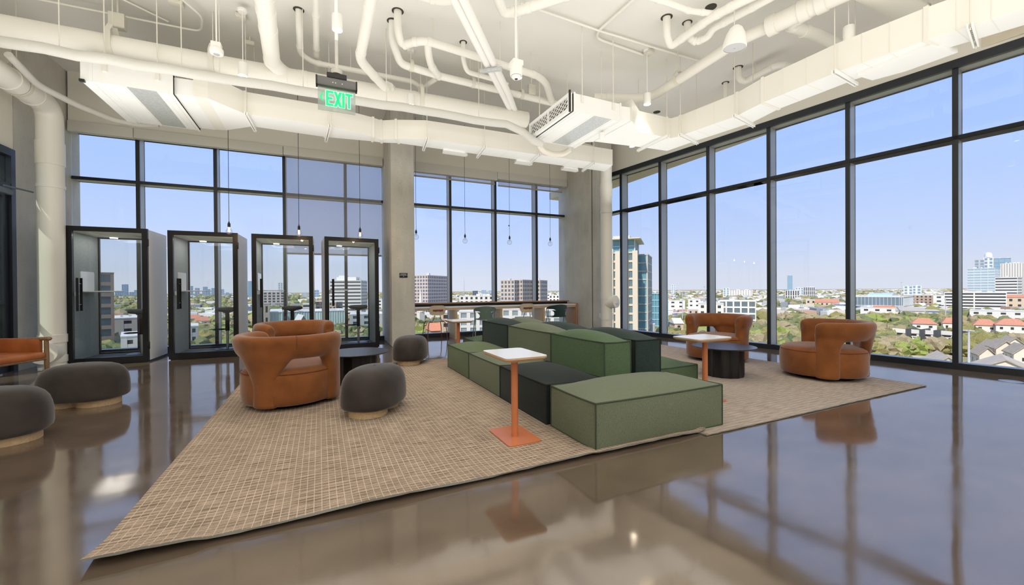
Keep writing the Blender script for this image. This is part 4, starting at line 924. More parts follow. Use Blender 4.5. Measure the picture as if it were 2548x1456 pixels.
# ================================================================ phone booths
m_bframe = mat('booth_black', (.008, .008, .010), .40, spec=.3)
m_bwhite = mat('booth_white_panel', (.84, .83, .81), .4)
m_felt = mat('booth_grey_felt', (.30, .33, .33), .95, col2=(.38, .415, .415), scale=60, contrast=(.3, .7))
m_bceil = mat('booth_ceiling', (.72, .69, .60), .6)
m_carpet = mat('booth_carpet', (.10, .125, .135), .95, col2=(.15, .18, .19), scale=90)
m_bglass = glass('booth_glass', (.95, .965, .97), .03)
m_steel = mat('brushed_steel', (.55, .55, .55), .3, metal=.9)
m_board = mat('white_board', (.88, .88, .88), .08, spec=.6)
m_stool = mat('stool_seat_fabric', (.030, .034, .037), .75, col2=(.045, .05, .054), scale=80)
BW, BD, BHT = 1.0, .854, 2.206
def booth(label, loc, rz, board=True, light_felt=False):
    o = thing('phone_booth', label, 'booth', loc, rz, 'phone booths along the left windows')
    t_ = .05
    g = G(); g.box(0, .05, .03, t_, BD - .02, BHT - .01); obj('side_wall', g, m_bwhite, o, False)
    g = G(); g.box(BW - t_, .05, .03, BW, BD - .02, BHT - .01); rwl = obj('side_wall', g, m_bwhite, o, False)
    for x in (t_, BW - t_ - .006):
        g = G(); g.box(x, .07, .09, x + .006, BD - .05, BHT - .09); obj('felt_lining', g, m_felt, o, False)
    g = G(); g.box(t_, .05, BHT - .085, BW - t_, BD - .02, BHT - .012); cl = obj('ceiling_panel', g, m_bceil, o, False)
    g = G(); g.box(.22, .10, BHT - .090, .27, BD - .1, BHT - .085); obj('light_strip', g, m_white, cl, False)
    g = G()
    for k in range(7): g.box(BW - .30 + k * .024, .30, BHT - .089, BW - .288 + k * .024, .60, BHT - .085)
    obj('vent_slot', g, m_galv, cl, False)
    g = G(); g.lathe([(.0005, BHT - .125), (.05, BHT - .12), (.055, BHT - .10), (.055, BHT - .085)], 20, (.33, BD - .2, 0), cap=False); obj('sensor', g, m_white, cl)
    g = G(); g.box(t_, .05, .03, BW - t_, BD - .02, .085); obj('floor_tray', g, m_carpet, o, False)
    fw = .072; g = G()
    g.box(0, 0, .015, fw, .055, BHT); g.box(BW - fw, 0, .015, BW, .055, BHT); g.box(fw, 0, BHT - fw, BW - fw, .055, BHT); g.box(fw, 0, .015, BW - fw, .055, .015 + .10)
    obj('front_frame', g, m_bframe, o, False)
    g = G(); g.box(fw, .02, .115, BW - fw, .028, BHT - fw); dp = obj('door_pane', g, m_bglass, o, False)
    for y in (-.035, .075):
        g = G(); g.cyl((fw + .075, y, .87), (fw + .075, y, 1.39), .016, 14); h = obj('door_handle', g, m_bframe, dp)
    g = G()
    for z in (.97, 1.30): g.cyl((fw + .075, -.035, z), (fw + .075, .075, z), .006, 10)
    obj('handle_bolt', g, m_steel, dp)
    g = G(); g.cyl((fw + .02, .06, 1.14), (fw + .02, .07, 1.14), .035, 24); obj('lock_plate', g, m_board, dp)
    for z in (.28, 1.98):
        g = G(); g.box(BW - .012, -.012, z - .06, BW + .014, .03, z + .06, bev=.004); obj('hinge', g, m_bframe, o)
    f2 = .022; g = G(); g.box(t_, BD - .04, .085, t_ + f2, BD, BHT - .085); g.box(BW - t_ - f2, BD - .04, .085, BW - t_, BD, BHT - .085); g.box(t_, BD - .04, BHT - .085 - f2, BW - t_, BD, BHT - .06); g.box(t_, BD - .04, .06, BW - t_, BD, .085 + f2)
    obj('rear_frame', g, m_bframe, o, False)
    g = G(); g.box(t_ + f2, BD - .022, .107, BW - t_ - f2, BD - .016, BHT - .107); obj('rear_pane', g, m_bglass, o, False)
    g = G(); g.box(t_ + .006, .28, 1.165, .46, .66, 1.185, bev=.008); obj('shelf', g, m_board, o)
    if board:
        M_ = Matrix(((0, 0, 1, 0), (1, 0, 0, 0), (0, 1, 0, 0), (0, 0, 0, 1)))
        g = G(); g.prism(rrect(.40, .32, .03, cx=.46, cy=1.345), t_ + .006, t_ + .016, M_); obj('wall_board', g, m_board, o)
    g = G(); g.box(.02, .02, 0, BW - .02, BD - .02, .03); obj('plinth', g, m_bframe, o, False)
    g = G()
    for x in (.1, .5, .9): g.cyl((x, .06, 0), (x, .06, .018), .012, 10)
    obj('levelling_foot', g, m_steel, o)
    return o
BL = [('phone booth furthest left, beside the white drain stack', (-3.572, 8.682), -1.8), ('phone booth second from the left wall with a white board inside', (-2.324, 8.705), -2.4), ('phone booth partly hidden behind the swivel chairs', (-1.112, 8.652), -.8), ('phone booth nearest the sign column with no wall board', (.088, 8.566), 3.75)]
def booth_light(k):
    ld = bpy.data.lights.new('booth_light', 'AREA'); ld.shape = 'RECTANGLE'; ld.size = .40; ld.size_y = .60; ld.energy = 2.5; ld.color = (1, .96, .90)
    q = bpy.data.objects.new('booth_light', ld); C.objects.link(q); x, y, _ = inb(k, .40, .42); q.location = (x, y, BHT - .095); q.rotation_euler = (0, 0, math.radians(BL[k][2]))
booths = [booth(l_, (*p, 0), math.radians(a), k < 3) for k, (l_, p, a) in enumerate(BL)]
def stool(label, loc, rz):
    o = thing('stool', label, 'stool', loc, rz, 'round stools inside the booths')
    g = G(); g.lathe([(.0005, .0), (.20, .0), (.205, .006), (.19, .012), (.0005, .014)], 32, cap=False); obj('base', g, m_black, o)
    g = G(); g.cyl((0, 0, .012), (0, 0, .40), .022, 18); obj('lower_post', g, m_steel, o)
    g = G(); g.cyl((0, 0, .34), (0, 0, .70), .034, 20); obj('upper_post', g, m_black, o)
    g = G(); g.tube([(-.02, 0, .38)] + [(-.13 - .10 * math.cos(a), .10 * math.sin(a), .37) for a in [PI + 2 * PI * k / 20 for k in range(21)]], .009, 8); obj('footrest', g, m_black, o)
    g = G(); g.lathe([(.0005, .695), (.08, .695), (.15, .705), (.178, .722), (.186, .742), (.178, .764), (.15, .778), (.06, .782), (.0005, .778)], 40, cap=False); obj('seat', g, m_stool, o)
    g = G(); g.box(-.06, -.06, .68, .06, .06, .70, bev=.006); g.tube([(.05, 0, .69), (.14, .02, .67), (.19, .02, .665)], .004, 6); obj('lever', g, m_black, o)
    return o
def inb(k, x, y): a = math.radians(BL[k][2]); return (BL[k][1][0] + x * math.cos(a) - y * math.sin(a), BL[k][1][1] + x * math.sin(a) + y * math.cos(a), .085)
for k in range(4): booth_light(k)
st0 = stool('dark round stool inside the leftmost booth', inb(0, .74, .52), 0)
dup(st0, inb(1, .72, .55), 0, 'dark round stool inside the second booth from the left wall')
dup(st0, inb(2, .60, .60), 0, 'dark round stool inside the booth half hidden by the chairs')
dup(st0, inb(3, .66, .42), .1, 'dark round stool inside the booth next to the sign column')
# ================================================================ bar and its chairs
m_birch = mat('birch_ply', (.56, .41, .26), .45, col2=(.66, .51, .35), scale=4, stretch=(2, 14, 14))
m_birchd = mat('bar_edge_wood', (.42, .22, .11), .45)
bar = thing('window_bar', 'long birch bar counter with an upper ledge along the back window', 'counter', bw(1.62, 9.33, 0), BE)
L_ = 4.475
g = G(); g.box(0, 0, .742, L_ - .04, .50, .775, bev=.004); obj('counter_top', g, m_lam, bar)
g = G(); g.box(0, .015, .690, L_ - .04, .035, .742); obj('apron', g, m_birch, bar, False)
g = G(); g.box(0, .30, .832, L_ - .07, .52, .862, bev=.004); obj('upper_ledge', g, m_birchd, bar)
g = G(); g.box(0, .32, .775, L_ - .12, .34, .832); obj('ledge_rail', g, m_bframe, bar, False)
for x in (.02, 1.06, 2.22, 3.42):
    g = G(); g.box(x, .03, 0, x + .045, .50, .69); q = obj('support_panel', g, m_birch, bar, False)
    g = G(); g.box(x + .005, .0, 0, x + .062, .03, .69); obj('support_post', g, m_ash, q, False)
g = G(); g.box(L_ - .045, -.02, 0, L_, .52, .79, bev=.003); obj('end_panel', g, m_birchd, bar)
m_rust = mat('rust_red_metal', (.20, .050, .020), .4)
m_plyw = mat('pale_ply', (.60, .48, .35), .4, col2=(.68, .56, .42), scale=3, stretch=(1, 1, 10))
def ply_chair(label, loc, rz):
    o = thing('wood_chair', label, 'chair', loc, rz, 'pale ply chairs at the window bar')
    g = G(); g.prism(rrect(.42, .40, .10), .445, .460, bev=.004); obj('seat', g, m_plyw, o)
    R = []
    for k in range(13):
        x = -.20 + .40 * k / 12; c = (abs(x) / .20); hh = .108 * max(0.0, 1 - c ** 5) ** .4 + .004; yb = -.235 + .05 * c * c
        R.append([(x, yb - .006, .70 - hh), (x, yb + .006, .70 - hh), (x, yb + .006 - .02, .70 + hh), (x, yb - .006 - .02, .70 + hh)])
    g = G(); g.rings([[Vector(q) for q in r] for r in R]); obj('backrest', g, m_plyw, o)
    for sx in (-1, 1):
        for sy in (-1, 1):
            g = G(); g.tube([(sx * .10, sy * .16, .435), (sx * .19, sy * .17, .43), (sx * .215, sy * .19, .28), (sx * .235, sy * .215, 0)], .0095, 8, .04); obj('leg', g, m_rust, o)
    g = G()
    for sx in (-1, 1): g.tube([(sx * .11, .05, .43), (sx * .11, -.17, .43), (sx * .055, -.21, .60), (sx * .05, -.255, .70)], .0075, 8, .05)
    g.tube([(-.12, -.258, .70), (.12, -.258, .70)], .012, 8, flat=1.6); obj('back_stay', g, m_rust, o)
    return o
pc = ply_chair('pale ply chair with rust red legs at the bar beside the sign column', (*bw(2.22, 9.42, 0)[:2], 0), .05)
dup(pc, (*bw(4.55, 9.45, 0)[:2], 0), -.06, 'pale ply chair with rust red stays behind the far sofa blocks')
m_shell = mat('grey_green_shell', (.24, .32, .27), .42)
def shell_chair(label, loc, rz):
    o = thing('shell_chair', label, 'chair', loc, rz, 'grey green shell armchairs at the window bar')
    def surf(th, z): r = .265 + .02 * math.cos(th); return Vector((r * 1.02 * math.sin(th), -r * math.cos(th) * .95 + .02 - .08 * max(0, (z - .5)) * math.cos(th), z))
    def sheet(g, rows):
        vs = [[g.bm.verts.new(p) for p in r] for r in rows]
        for a, b in zip(vs, vs[1:]):
            for i in range(len(a) - 1): g.bm.faces.new([a[i], a[i + 1], b[i + 1], b[i]])
    g = G(); rows = []
    N = 40; TM = math.radians(112)
    for j in range(6):
        row = []
        for k in range(N + 1):
            th = -TM + 2 * TM * k / N; c = abs(th) / TM
            top = .775 - .125 * c ** 1.6 + (.0); bot = .655 + .0 * c - (.05 * math.exp(-(th / .5) ** 4)); bot = min(bot, top - .035)
            row.append(surf(th, bot + (top - bot) * j / 5))
        rows.append(row)
    sheet(g, rows)
    rows = []
    for j in range(8):
        z = .455 + .17 * j / 7; half = math.radians(46) * (1 - .35 * math.sin(PI * j / 7) ** 1)
        rows.append([surf(-half + 2 * half * k / 16, z) for k in range(17)])
    sheet(g, rows)
    bmesh.ops.solidify(g.bm, geom=g.bm.faces[:], thickness=.010)
    obj('back_shell', g, m_shell, o, True, 50)
    g = G(); g.rings([superring(Vector((0, .02, z)), Vector((1, 0, 0)), Vector((0, 1, 0)), a, a * .95, 36, 2.6) for a, z in ((.20, .440), (.255, .448), (.262, .456), (.25, .462), (.12, .455), (.003, .452))]); obj('seat', g, m_shell, o)
    for sx in (-1, 1):
        g = G(); g.tube([(sx * .245, .10, .655), (sx * .235, .06, .46), (sx * .27, .27, 0)], .011, 8, .03); obj('leg', g, m_shell, o)
        g = G(); g.tube([(sx * .245, -.02, .645), (sx * .23, .0, .46), (sx * .26, -.25, 0)], .011, 8, .03); obj('leg', g, m_shell, o)
    return o
sc0 = shell_chair('grey green shell armchair at the bar between the ply chairs', (*bw(3.42, 9.30, 0)[:2], 0), -.25)
dup(sc0, (*bw(5.43, 9.30, 0)[:2], 0), -.15, 'grey green shell armchair at the bar end by the corner column')
# ================================================================ small wall items
sg = thing('occupancy_sign', 'small black maximum occupancy sign on the concrete column', 'sign', bw(1.381, 8.603, 1.474), BE)
g = G(); g.box(-.082, -.006, -.048, .082, 0, .048, bev=.002); obj('sign_plate', g, mat('sign_black', (.008, .009, .014), .4), sg)
m_lett = mat('sign_lettering', (.82, .82, .80), .5)
for k, (txt, z) in enumerate((('MAXIMUM', .017), ('OCCUPANCY', -.006), ('76', -.031))):
    cu = bpy.data.curves.new('sign_text', 'FONT'); cu.body = txt; cu.size = .0235; cu.align_x = 'CENTER'; cu.extrude = .0006; cu.materials.append(m_lett)
    q0 = bpy.data.objects.new('tmp_text', cu); C.objects.link(q0); dg = bpy.context.evaluated_depsgraph_get(); dg.update()
    me_ = bpy.data.meshes.new_from_object(q0.evaluated_get(dg)); bpy.data.objects.remove(q0)
    q = bpy.data.objects.new('sign_text', me_); C.objects.link(q); q.parent = sg; q.location = (0, -.0068, z); q.rotation_euler = (PI / 2, 0, 0)
o = thing('wall_socket', 'white power socket on the corner concrete column behind the drain stack', 'socket', bw(6.36, 8.668, .48), BE)
g = G(); g.box(-.035, -.008, -.058, .035, 0, .058, bev=.003); pl_ = obj('cover_plate', g, m_white, o)
g = G(); g.box(-.017, -.011, .008, .017, -.008, .040); g.box(-.017, -.011, -.040, .017, -.008, -.008); obj('outlet', g, m_board, pl_, False)
o = thing('floor_box', 'round metal floor outlet cover near the right windows', 'floor cover', (7.60, 1.88, 0))
g = G(); g.lathe([(.0005, .003), (.085, .003), (.10, .002), (.102, 0)], 40, cap=False); obj('cover', g, m_steel, o)
g = G(); g.lathe([(.060, .0032), (.064, .0040), (.068, .0032)], 32, cap=False); obj('cover_ring', g, m_galv, o)
# ================================================================ the city below the windows
CITY = [
('tower', 'brown gridded concrete tower seen through the leftmost booth', 'building', -82.5, 227.0, -27.0, 7.3, 26.0, 36.6, 0.349, 'brown', {}),
('building', 'low tan flat roofed building with plant on the roof, behind the leftmost booth', 'building', -85.6, 261.6, -27.0, 9.5, 30.0, 15.7, 0.316, 'tanlow', {}),
('building', 'cream low building with a blank end wall below the leftmost booth', 'building', -63.5, 195.9, -27.0, 4.9, 24.0, 12.0, 0.313, 'cream', {}),
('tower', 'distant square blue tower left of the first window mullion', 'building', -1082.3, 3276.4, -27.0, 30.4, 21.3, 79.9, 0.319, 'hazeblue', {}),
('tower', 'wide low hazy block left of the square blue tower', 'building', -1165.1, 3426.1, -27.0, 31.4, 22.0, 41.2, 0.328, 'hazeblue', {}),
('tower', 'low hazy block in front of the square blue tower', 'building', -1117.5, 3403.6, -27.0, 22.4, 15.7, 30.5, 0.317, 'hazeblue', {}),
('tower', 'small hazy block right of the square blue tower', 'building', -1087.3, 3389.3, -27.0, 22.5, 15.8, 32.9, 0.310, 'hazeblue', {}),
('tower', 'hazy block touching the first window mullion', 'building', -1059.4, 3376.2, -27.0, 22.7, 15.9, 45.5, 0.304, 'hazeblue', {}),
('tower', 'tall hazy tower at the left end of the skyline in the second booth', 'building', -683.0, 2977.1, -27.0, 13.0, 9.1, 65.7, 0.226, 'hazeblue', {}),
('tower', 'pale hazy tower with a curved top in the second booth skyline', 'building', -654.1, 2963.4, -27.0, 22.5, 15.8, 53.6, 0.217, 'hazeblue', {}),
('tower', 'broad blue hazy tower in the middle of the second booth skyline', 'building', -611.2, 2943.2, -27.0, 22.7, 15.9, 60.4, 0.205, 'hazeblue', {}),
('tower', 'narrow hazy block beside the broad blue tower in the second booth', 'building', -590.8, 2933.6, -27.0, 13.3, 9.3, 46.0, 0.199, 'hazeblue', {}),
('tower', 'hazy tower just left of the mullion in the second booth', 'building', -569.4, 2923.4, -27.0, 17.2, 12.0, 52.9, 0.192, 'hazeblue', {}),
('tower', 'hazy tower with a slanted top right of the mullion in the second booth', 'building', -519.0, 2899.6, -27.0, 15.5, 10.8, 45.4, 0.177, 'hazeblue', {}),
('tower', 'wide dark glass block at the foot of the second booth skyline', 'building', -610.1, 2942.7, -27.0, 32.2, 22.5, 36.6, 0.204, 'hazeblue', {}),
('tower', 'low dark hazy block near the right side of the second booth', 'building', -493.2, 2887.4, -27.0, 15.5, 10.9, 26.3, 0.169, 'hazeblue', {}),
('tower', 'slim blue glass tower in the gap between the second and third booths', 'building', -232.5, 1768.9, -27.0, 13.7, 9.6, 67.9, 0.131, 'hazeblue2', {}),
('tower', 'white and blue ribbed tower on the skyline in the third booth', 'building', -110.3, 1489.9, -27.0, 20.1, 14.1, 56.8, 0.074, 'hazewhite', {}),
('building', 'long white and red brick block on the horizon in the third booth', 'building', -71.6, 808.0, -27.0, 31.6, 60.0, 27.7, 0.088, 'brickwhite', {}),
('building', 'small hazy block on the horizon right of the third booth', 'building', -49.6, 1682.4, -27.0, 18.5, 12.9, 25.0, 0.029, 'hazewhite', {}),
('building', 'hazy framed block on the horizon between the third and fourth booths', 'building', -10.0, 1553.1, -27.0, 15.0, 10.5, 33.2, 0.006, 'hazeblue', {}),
('church_tower', 'gothic stone church tower beside the green glass hall', 'building', -29.7, 290.5, -27.0, 3.0, 8.0, 20.9, 0.102, 'stone', {}),
('hall', 'pale green ribbed glass hall with a white roof rim', 'building', -24.9, 293.8, -27.0, 6.8, 50.0, 15.4, 0.085, 'greenglass', {}),
('hall', 'second wing of the pale green glass hall behind the booth stools', 'building', -4.1, 317.1, -27.0, 40.5, 40.0, 14.3, 0.013, 'greenglass', {}),
('church', 'gabled stone church nave in front of the glass hall', 'building', -7.9, 241.5, -27.0, 4.9, 16.0, 15.4, 0.207, 'stone', {'gable': 5.0}),
('tower', 'striped white office tower with a penthouse in the fourth booth', 'building', 24.0, 453.2, -27.0, 30.7, 30.0, 39.4, -0.297, 'striped', {'pent': (.16, .80, 9.0)}),
('building', 'dark brown low office block left of the striped tower', 'building', 0.2, 387.0, -27.0, 7.2, 20.0, 19.7, -0.000, 'brownlow', {}),
('building', 'tan low office block at the foot of the striped tower', 'building', 9.4, 371.6, -27.0, 5.5, 16.0, 19.2, -0.025, 'tanlow2', {}),
('building', 'charcoal low office block at the foot of the striped tower', 'building', 14.7, 374.6, -27.0, 5.3, 16.0, 19.4, -0.039, 'darklow', {}),
('building', 'white parking deck behind the third booth stool', 'building', -11.8, 470.1, -27.0, 8.5, 30.0, 15.2, 0.025, 'garage', {}),
('building', 'white low buildings right of the striped tower', 'building', 60.0, 546.8, -27.0, 26.2, 30.0, 17.2, -0.109, 'whitelow', {}),
('building', 'grey saw roofed building right of the fourth booth stool', 'building', 25.7, 264.4, -27.0, 19.1, 26.0, 14.0, -0.097, 'greylow', {}),
('house', 'cream villa among the trees in the second booth', 'building', -76.4, 367.9, -27.0, 5.2, 12.0, 10.2, 0.554, 'cream', {'gable': 3.0, 'roof': 'redroof'}),
('house', 'red roofed long house among the trees in the second booth', 'building', -94.4, 409.6, -27.0, 12.3, 14.0, 9.8, 0.401, 'cream', {'gable': 3.0, 'roof': 'redroof'}),
('building', 'grey flat roof at the left of the second booth', 'building', -47.8, 210.6, -27.0, 2.9, 18.0, 14.0, 0.223, 'greylow', {}),
('tower', 'pinkish apartment tower with a bright left face, beside the sign column', 'building', 86.5, 396.0, -27.0, 22.1, 40.0, 43.0, -0.843, 'pinkgrid', {}),
('tower', 'tan gridded apartment tower with a bluish right face in the bar window', 'building', 137.7, 299.9, -27.0, 13.0, 24.0, 36.1, -0.954, 'pinktan', {}),
('tower', 'taller middle slab of the tan gridded apartment tower', 'building', 147.2, 298.8, -27.0, 7.6, 20.0, 36.5, -0.981, 'pinktan', {}),
('tower', 'right slab of the gridded apartment tower, cut by a mullion', 'building', 162.2, 304.9, -27.0, 16.3, 16.0, 36.3, -0.908, 'pinktan', {}),
('building', 'white four storey apartments above the bar ledge', 'building', 114.9, 310.7, -27.0, 27.6, 20.0, 23.6, -0.354, 'whiteapt', {}),
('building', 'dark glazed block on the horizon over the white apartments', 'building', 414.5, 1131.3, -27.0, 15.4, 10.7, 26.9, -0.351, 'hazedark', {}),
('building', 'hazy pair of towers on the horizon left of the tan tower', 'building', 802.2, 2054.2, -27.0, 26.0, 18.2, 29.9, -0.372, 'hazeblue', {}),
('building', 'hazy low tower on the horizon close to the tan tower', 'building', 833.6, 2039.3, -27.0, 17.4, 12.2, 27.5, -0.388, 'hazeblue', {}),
('building', 'white warehouse row right of the tan tower', 'building', 251.3, 434.2, -27.0, 13.3, 20.0, 23.6, -0.525, 'whitelow', {}),
('building', 'cream offices with square windows beside the corner column', 'building', 218.8, 361.1, -27.0, 10.7, 20.0, 22.6, -0.545, 'whiteapt', {}),
('tower', 'narrow glass tower edge beside the corner column', 'building', 73.3, 114.7, -27.0, 1.7, 16.0, 42.2, -0.569, 'glassedge', {}),
('building', 'glazed apartment block under the bar, left of the green chair', 'building', 59.6, 165.4, -27.0, 12.1, 22.0, 19.0, -0.346, 'glassapt', {}),
('building', 'glazed apartment block under the bar, right of the green chair', 'building', 79.9, 161.3, -27.0, 16.0, 22.0, 19.6, -0.460, 'glassapt', {}),
('building', 'pale apartment block under the bar next to the end panel', 'building', 95.6, 159.5, -27.0, 8.0, 22.0, 18.9, -0.540, 'glassapt', {}),
('house', 'orange roofed brick house under the ply chair', 'building', 50.3, 186.4, -27.0, 7.4, 14.0, 12.7, -0.054, 'brickhouse', {'gable': 3.2, 'roof': 'redroof'}),
('building', 'tan apartment corner under the ply chair', 'building', 50.5, 175.2, -27.0, 4.9, 20.0, 18.4, -0.281, 'tanlow2', {}),
('tower', 'tall cream hotel tower with a glass crown and projecting roof blade', 'building', 101.1, 118.1, -27.0, 9.2, 24.0, 41.7, -0.812, 'hotel', {'crown': 5.0}),
('tower', 'lower glazed wing of the cream hotel tower', 'building', 113.0, 121.3, -27.0, 4.6, 18.0, 41.6, -0.855, 'hotelwing', {}),
('building', 'turquoise glass office block right of the hotel tower', 'building', 172.4, 172.9, -27.0, 11.6, 24.0, 25.6, -0.784, 'turq', {}),
('building', 'grey podium with a framed blue screen wall below the turquoise office', 'building', 119.9, 125.8, -27.0, 5.9, 14.0, 14.1, -0.761, 'greylow', {}),
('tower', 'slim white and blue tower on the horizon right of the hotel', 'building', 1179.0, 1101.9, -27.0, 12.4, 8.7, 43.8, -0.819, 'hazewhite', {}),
('building', 'white modern apartments with square windows behind the rear swivel chair', 'building', 221.6, 177.3, -27.0, 14.3, 22.0, 18.8, -0.896, 'whitemod', {}),
('building', 'white modern glazed house block right of the square windowed apartments', 'building', 243.0, 174.9, -27.0, 20.8, 22.0, 20.2, -0.947, 'whiteglass', {}),
('house', 'small pink house with arched windows in the right windows', 'building', 240.8, 207.0, -27.0, 7.3, 12.0, 13.3, -0.861, 'pink', {}),
('house', 'peach gabled house low behind the rear swivel chair', 'building', 171.6, 156.7, -27.0, 4.3, 12.0, 12.5, -0.586, 'pink', {'gable': 2.6}),
('building', 'long white store with dark openings in the right windows', 'building', 333.3, 307.0, -27.0, 15.4, 16.0, 16.3, -0.826, 'whitelow', {}),
('building', 'white flat store next to the tall pole', 'building', 357.8, 306.5, -27.0, 11.6, 16.0, 17.2, -0.862, 'whitelow', {}),
('building', 'white and glass block on the horizon over the rear swivel chair', 'building', 1084.2, 814.9, -27.0, 16.8, 11.8, 30.1, -0.926, 'hazewhite', {}),
('building', 'long low white strip on the horizon over the rear swivel chair', 'building', 1170.1, 829.6, -27.0, 61.4, 40.0, 23.7, -0.954, 'whitelow', {}),
('tower', 'slender blue glass tower alone on the horizon between chairs', 'building', 1672.2, 979.5, -27.0, 17.0, 11.9, 78.1, -1.041, 'hazeblue2', {}),
('building', 'black and white striped office below the slender blue tower', 'building', 945.4, 548.7, -27.0, 25.6, 30.0, 23.3, -1.045, 'blackwhite', {}),
('building', 'white ribbed block right of the slender blue tower', 'building', 1172.7, 662.5, -27.0, 17.8, 12.4, 29.7, -1.057, 'hazewhite', {}),
('building', 'white and grey ribbed block with a dark end on the horizon', 'building', 1175.1, 639.3, -27.0, 25.0, 30.0, 30.6, -1.073, 'blackwhite', {}),
('hall', 'long peach hall with a red tiled roof in the right windows', 'building', 608.8, 309.6, -27.0, 24.9, 24.0, 13.2, -1.100, 'peach', {'gable': 4.0, 'roof': 'redroof'}),
('building', 'peach annex left of the red tiled hall', 'building', 611.3, 330.5, -27.0, 11.2, 16.0, 12.2, -1.075, 'peach', {}),
('hall', 'large glass box hall with a pale vaulted roof light', 'building', 529.9, 225.2, -27.0, 45.1, 60.0, 18.4, -1.343, 'glassbox', {'vault': (.30, .75, 5.0)}),
('building', 'white hospital block on the horizon right of the glass box', 'building', 1177.5, 439.0, -27.0, 15.3, 10.7, 31.3, -1.214, 'hazewhite', {}),
('building', 'grey and white hospital wing on the horizon right of the glass box', 'building', 1233.7, 445.6, -27.0, 16.3, 11.4, 32.2, -1.224, 'hazewhite', {}),
('building', 'white block with a long orange red roof strip', 'building', 415.2, 174.3, -27.0, 21.2, 24.0, 11.6, -1.173, 'whitelow', {'strip': True}),
('house', 'red hipped roof house left of the orange strip block', 'building', 358.2, 162.6, -27.0, 22.6, 14.0, 8.4, -1.040, 'cream', {'gable': 2.8, 'roof': 'redroof'}),
('house', 'pale grey roofed house behind the right swivel chair', 'building', 283.5, 148.1, -27.0, 14.5, 16.0, 8.0, -0.985, 'cream', {'gable': 3.2, 'roof': 'greyroof'}),
('building', 'white row houses with grey roofs left of the orange villas', 'building', 432.9, 160.4, -27.0, 16.8, 16.0, 12.0, -1.216, 'cream', {'gable': 3.0, 'roof': 'greyroof'}),
('building', 'brown brick apartments behind the glass box hall', 'building', 693.3, 247.5, -27.0, 30.5, 24.0, 18.1, -1.228, 'brickhouse', {}),
('tower', 'blue white striped tower at the left of the right hand skyline', 'building', 881.8, 247.0, -27.0, 27.6, 30.0, 55.6, -1.472, 'bluestripe', {}),
('tower', 'grey upper tower behind the blue white striped tower', 'building', 997.2, 280.9, -27.0, 11.5, 8.0, 73.4, -1.296, 'hazegrey', {}),
('tower', 'white round topped tower at the skyline centre', 'building', 1025.7, 278.5, -27.0, 11.1, 7.7, 78.1, -1.306, 'hazewhite', {'drum': 6.0}),
('tower', 'blue glass slab right of the round topped tower', 'building', 1061.6, 272.6, -27.0, 19.4, 13.6, 77.2, -1.319, 'hazeblue2', {}),
('tower', 'broad white ribbed tower at the right edge of the skyline', 'building', 989.2, 240.5, -27.0, 29.0, 30.0, 65.3, -1.332, 'ribwhite', {}),
('building', 'striped dark and white office in front of the ribbed tower', 'building', 793.5, 200.2, -27.0, 18.6, 30.0, 40.4, -1.463, 'striped', {}),
('building', 'long white parking garage with open decks', 'building', 625.6, 180.0, -27.0, 43.8, 30.0, 22.4, -1.291, 'garage', {}),
('building', 'cream block with an orange roof right of the garage', 'building', 653.4, 155.8, -27.0, 17.1, 20.0, 20.1, -1.337, 'peach', {'gable': 3.0, 'roof': 'redroof'}),
('building', 'white flat roofed block left of the garage', 'building', 660.6, 218.7, -27.0, 9.2, 20.0, 18.7, -1.251, 'whitelow', {}),
('building', 'white low block beyond the trees right of the last mullion', 'building', 436.2, 114.6, -27.0, 25.4, 20.0, 11.0, -1.314, 'whitelow', {}),
('villa', 'white villa with an orange tiled roof left of the last mullion', 'building', 289.0, 101.2, -27.0, 9.0, 13.0, 11.6, -1.164, 'villa', {'gable': 2.8, 'roof': 'redroof', 'hip': True}),
('villa', 'white villa with an orange tiled roof beside the last mullion', 'building', 315.7, 99.7, -27.0, 6.0, 13.0, 11.0, -1.195, 'villa', {'gable': 2.8, 'roof': 'redroof', 'hip': True}),
('villa', 'white villa with an orange tiled roof right of the last mullion', 'building', 303.6, 83.3, -27.0, 7.7, 13.0, 11.6, -1.233, 'villa', {'gable': 2.8, 'roof': 'redroof', 'hip': True}),
('villa', 'large white villa with an orange tiled roof at the right edge', 'building', 300.2, 73.8, -27.0, 10.0, 13.0, 12.5, -1.260, 'villa', {'gable': 2.8, 'roof': 'redroof', 'hip': True}),
('townhouse', 'white modern townhouse at the left end of the row', 'house', 238.5, 91.9, -27.0, 4.6, 12.0, 9.6, -1.482, 'town', dict({'mono': 2.0}, **{'group': 'row of white townhouses'})),
('townhouse', 'white modern townhouse second in the row', 'house', 244.3, 89.2, -27.0, 4.4, 12.0, 9.2, -1.500, 'town', dict({'mono': 2.0}, **{'group': 'row of white townhouses'})),
('townhouse', 'white modern townhouse third in the row', 'house', 250.1, 86.4, -27.0, 4.3, 12.0, 8.8, -1.517, 'town', dict({'mono': 2.0}, **{'group': 'row of white townhouses'})),
('townhouse', 'white modern townhouse at the right end of the row, behind the mullion', 'house', 257.7, 82.9, -27.0, 6.9, 12.0, 8.4, -1.539, 'town', dict({'mono': 2.0}, **{'group': 'row of white townhouses'})),
('house', 'cream gabled house at the left of the brown roofed cluster', 'building', 207.8, 56.6, -27.0, 3.8, 9.0, 7.1, -1.060, 'gab', {'gable': 2.6, 'roof': 'brownroof'}),
('house', 'cream gabled house second in the brown roofed cluster', 'building', 225.5, 59.4, -27.0, 4.2, 9.0, 7.8, -1.069, 'gab', {'gable': 2.6, 'roof': 'brownroof'}),
('house', 'cream gabled house in the middle of the brown roofed cluster', 'building', 210.6, 53.1, -27.0, 4.5, 9.0, 9.6, -1.079, 'gab', {'gable': 2.6, 'roof': 'brownroof'}),
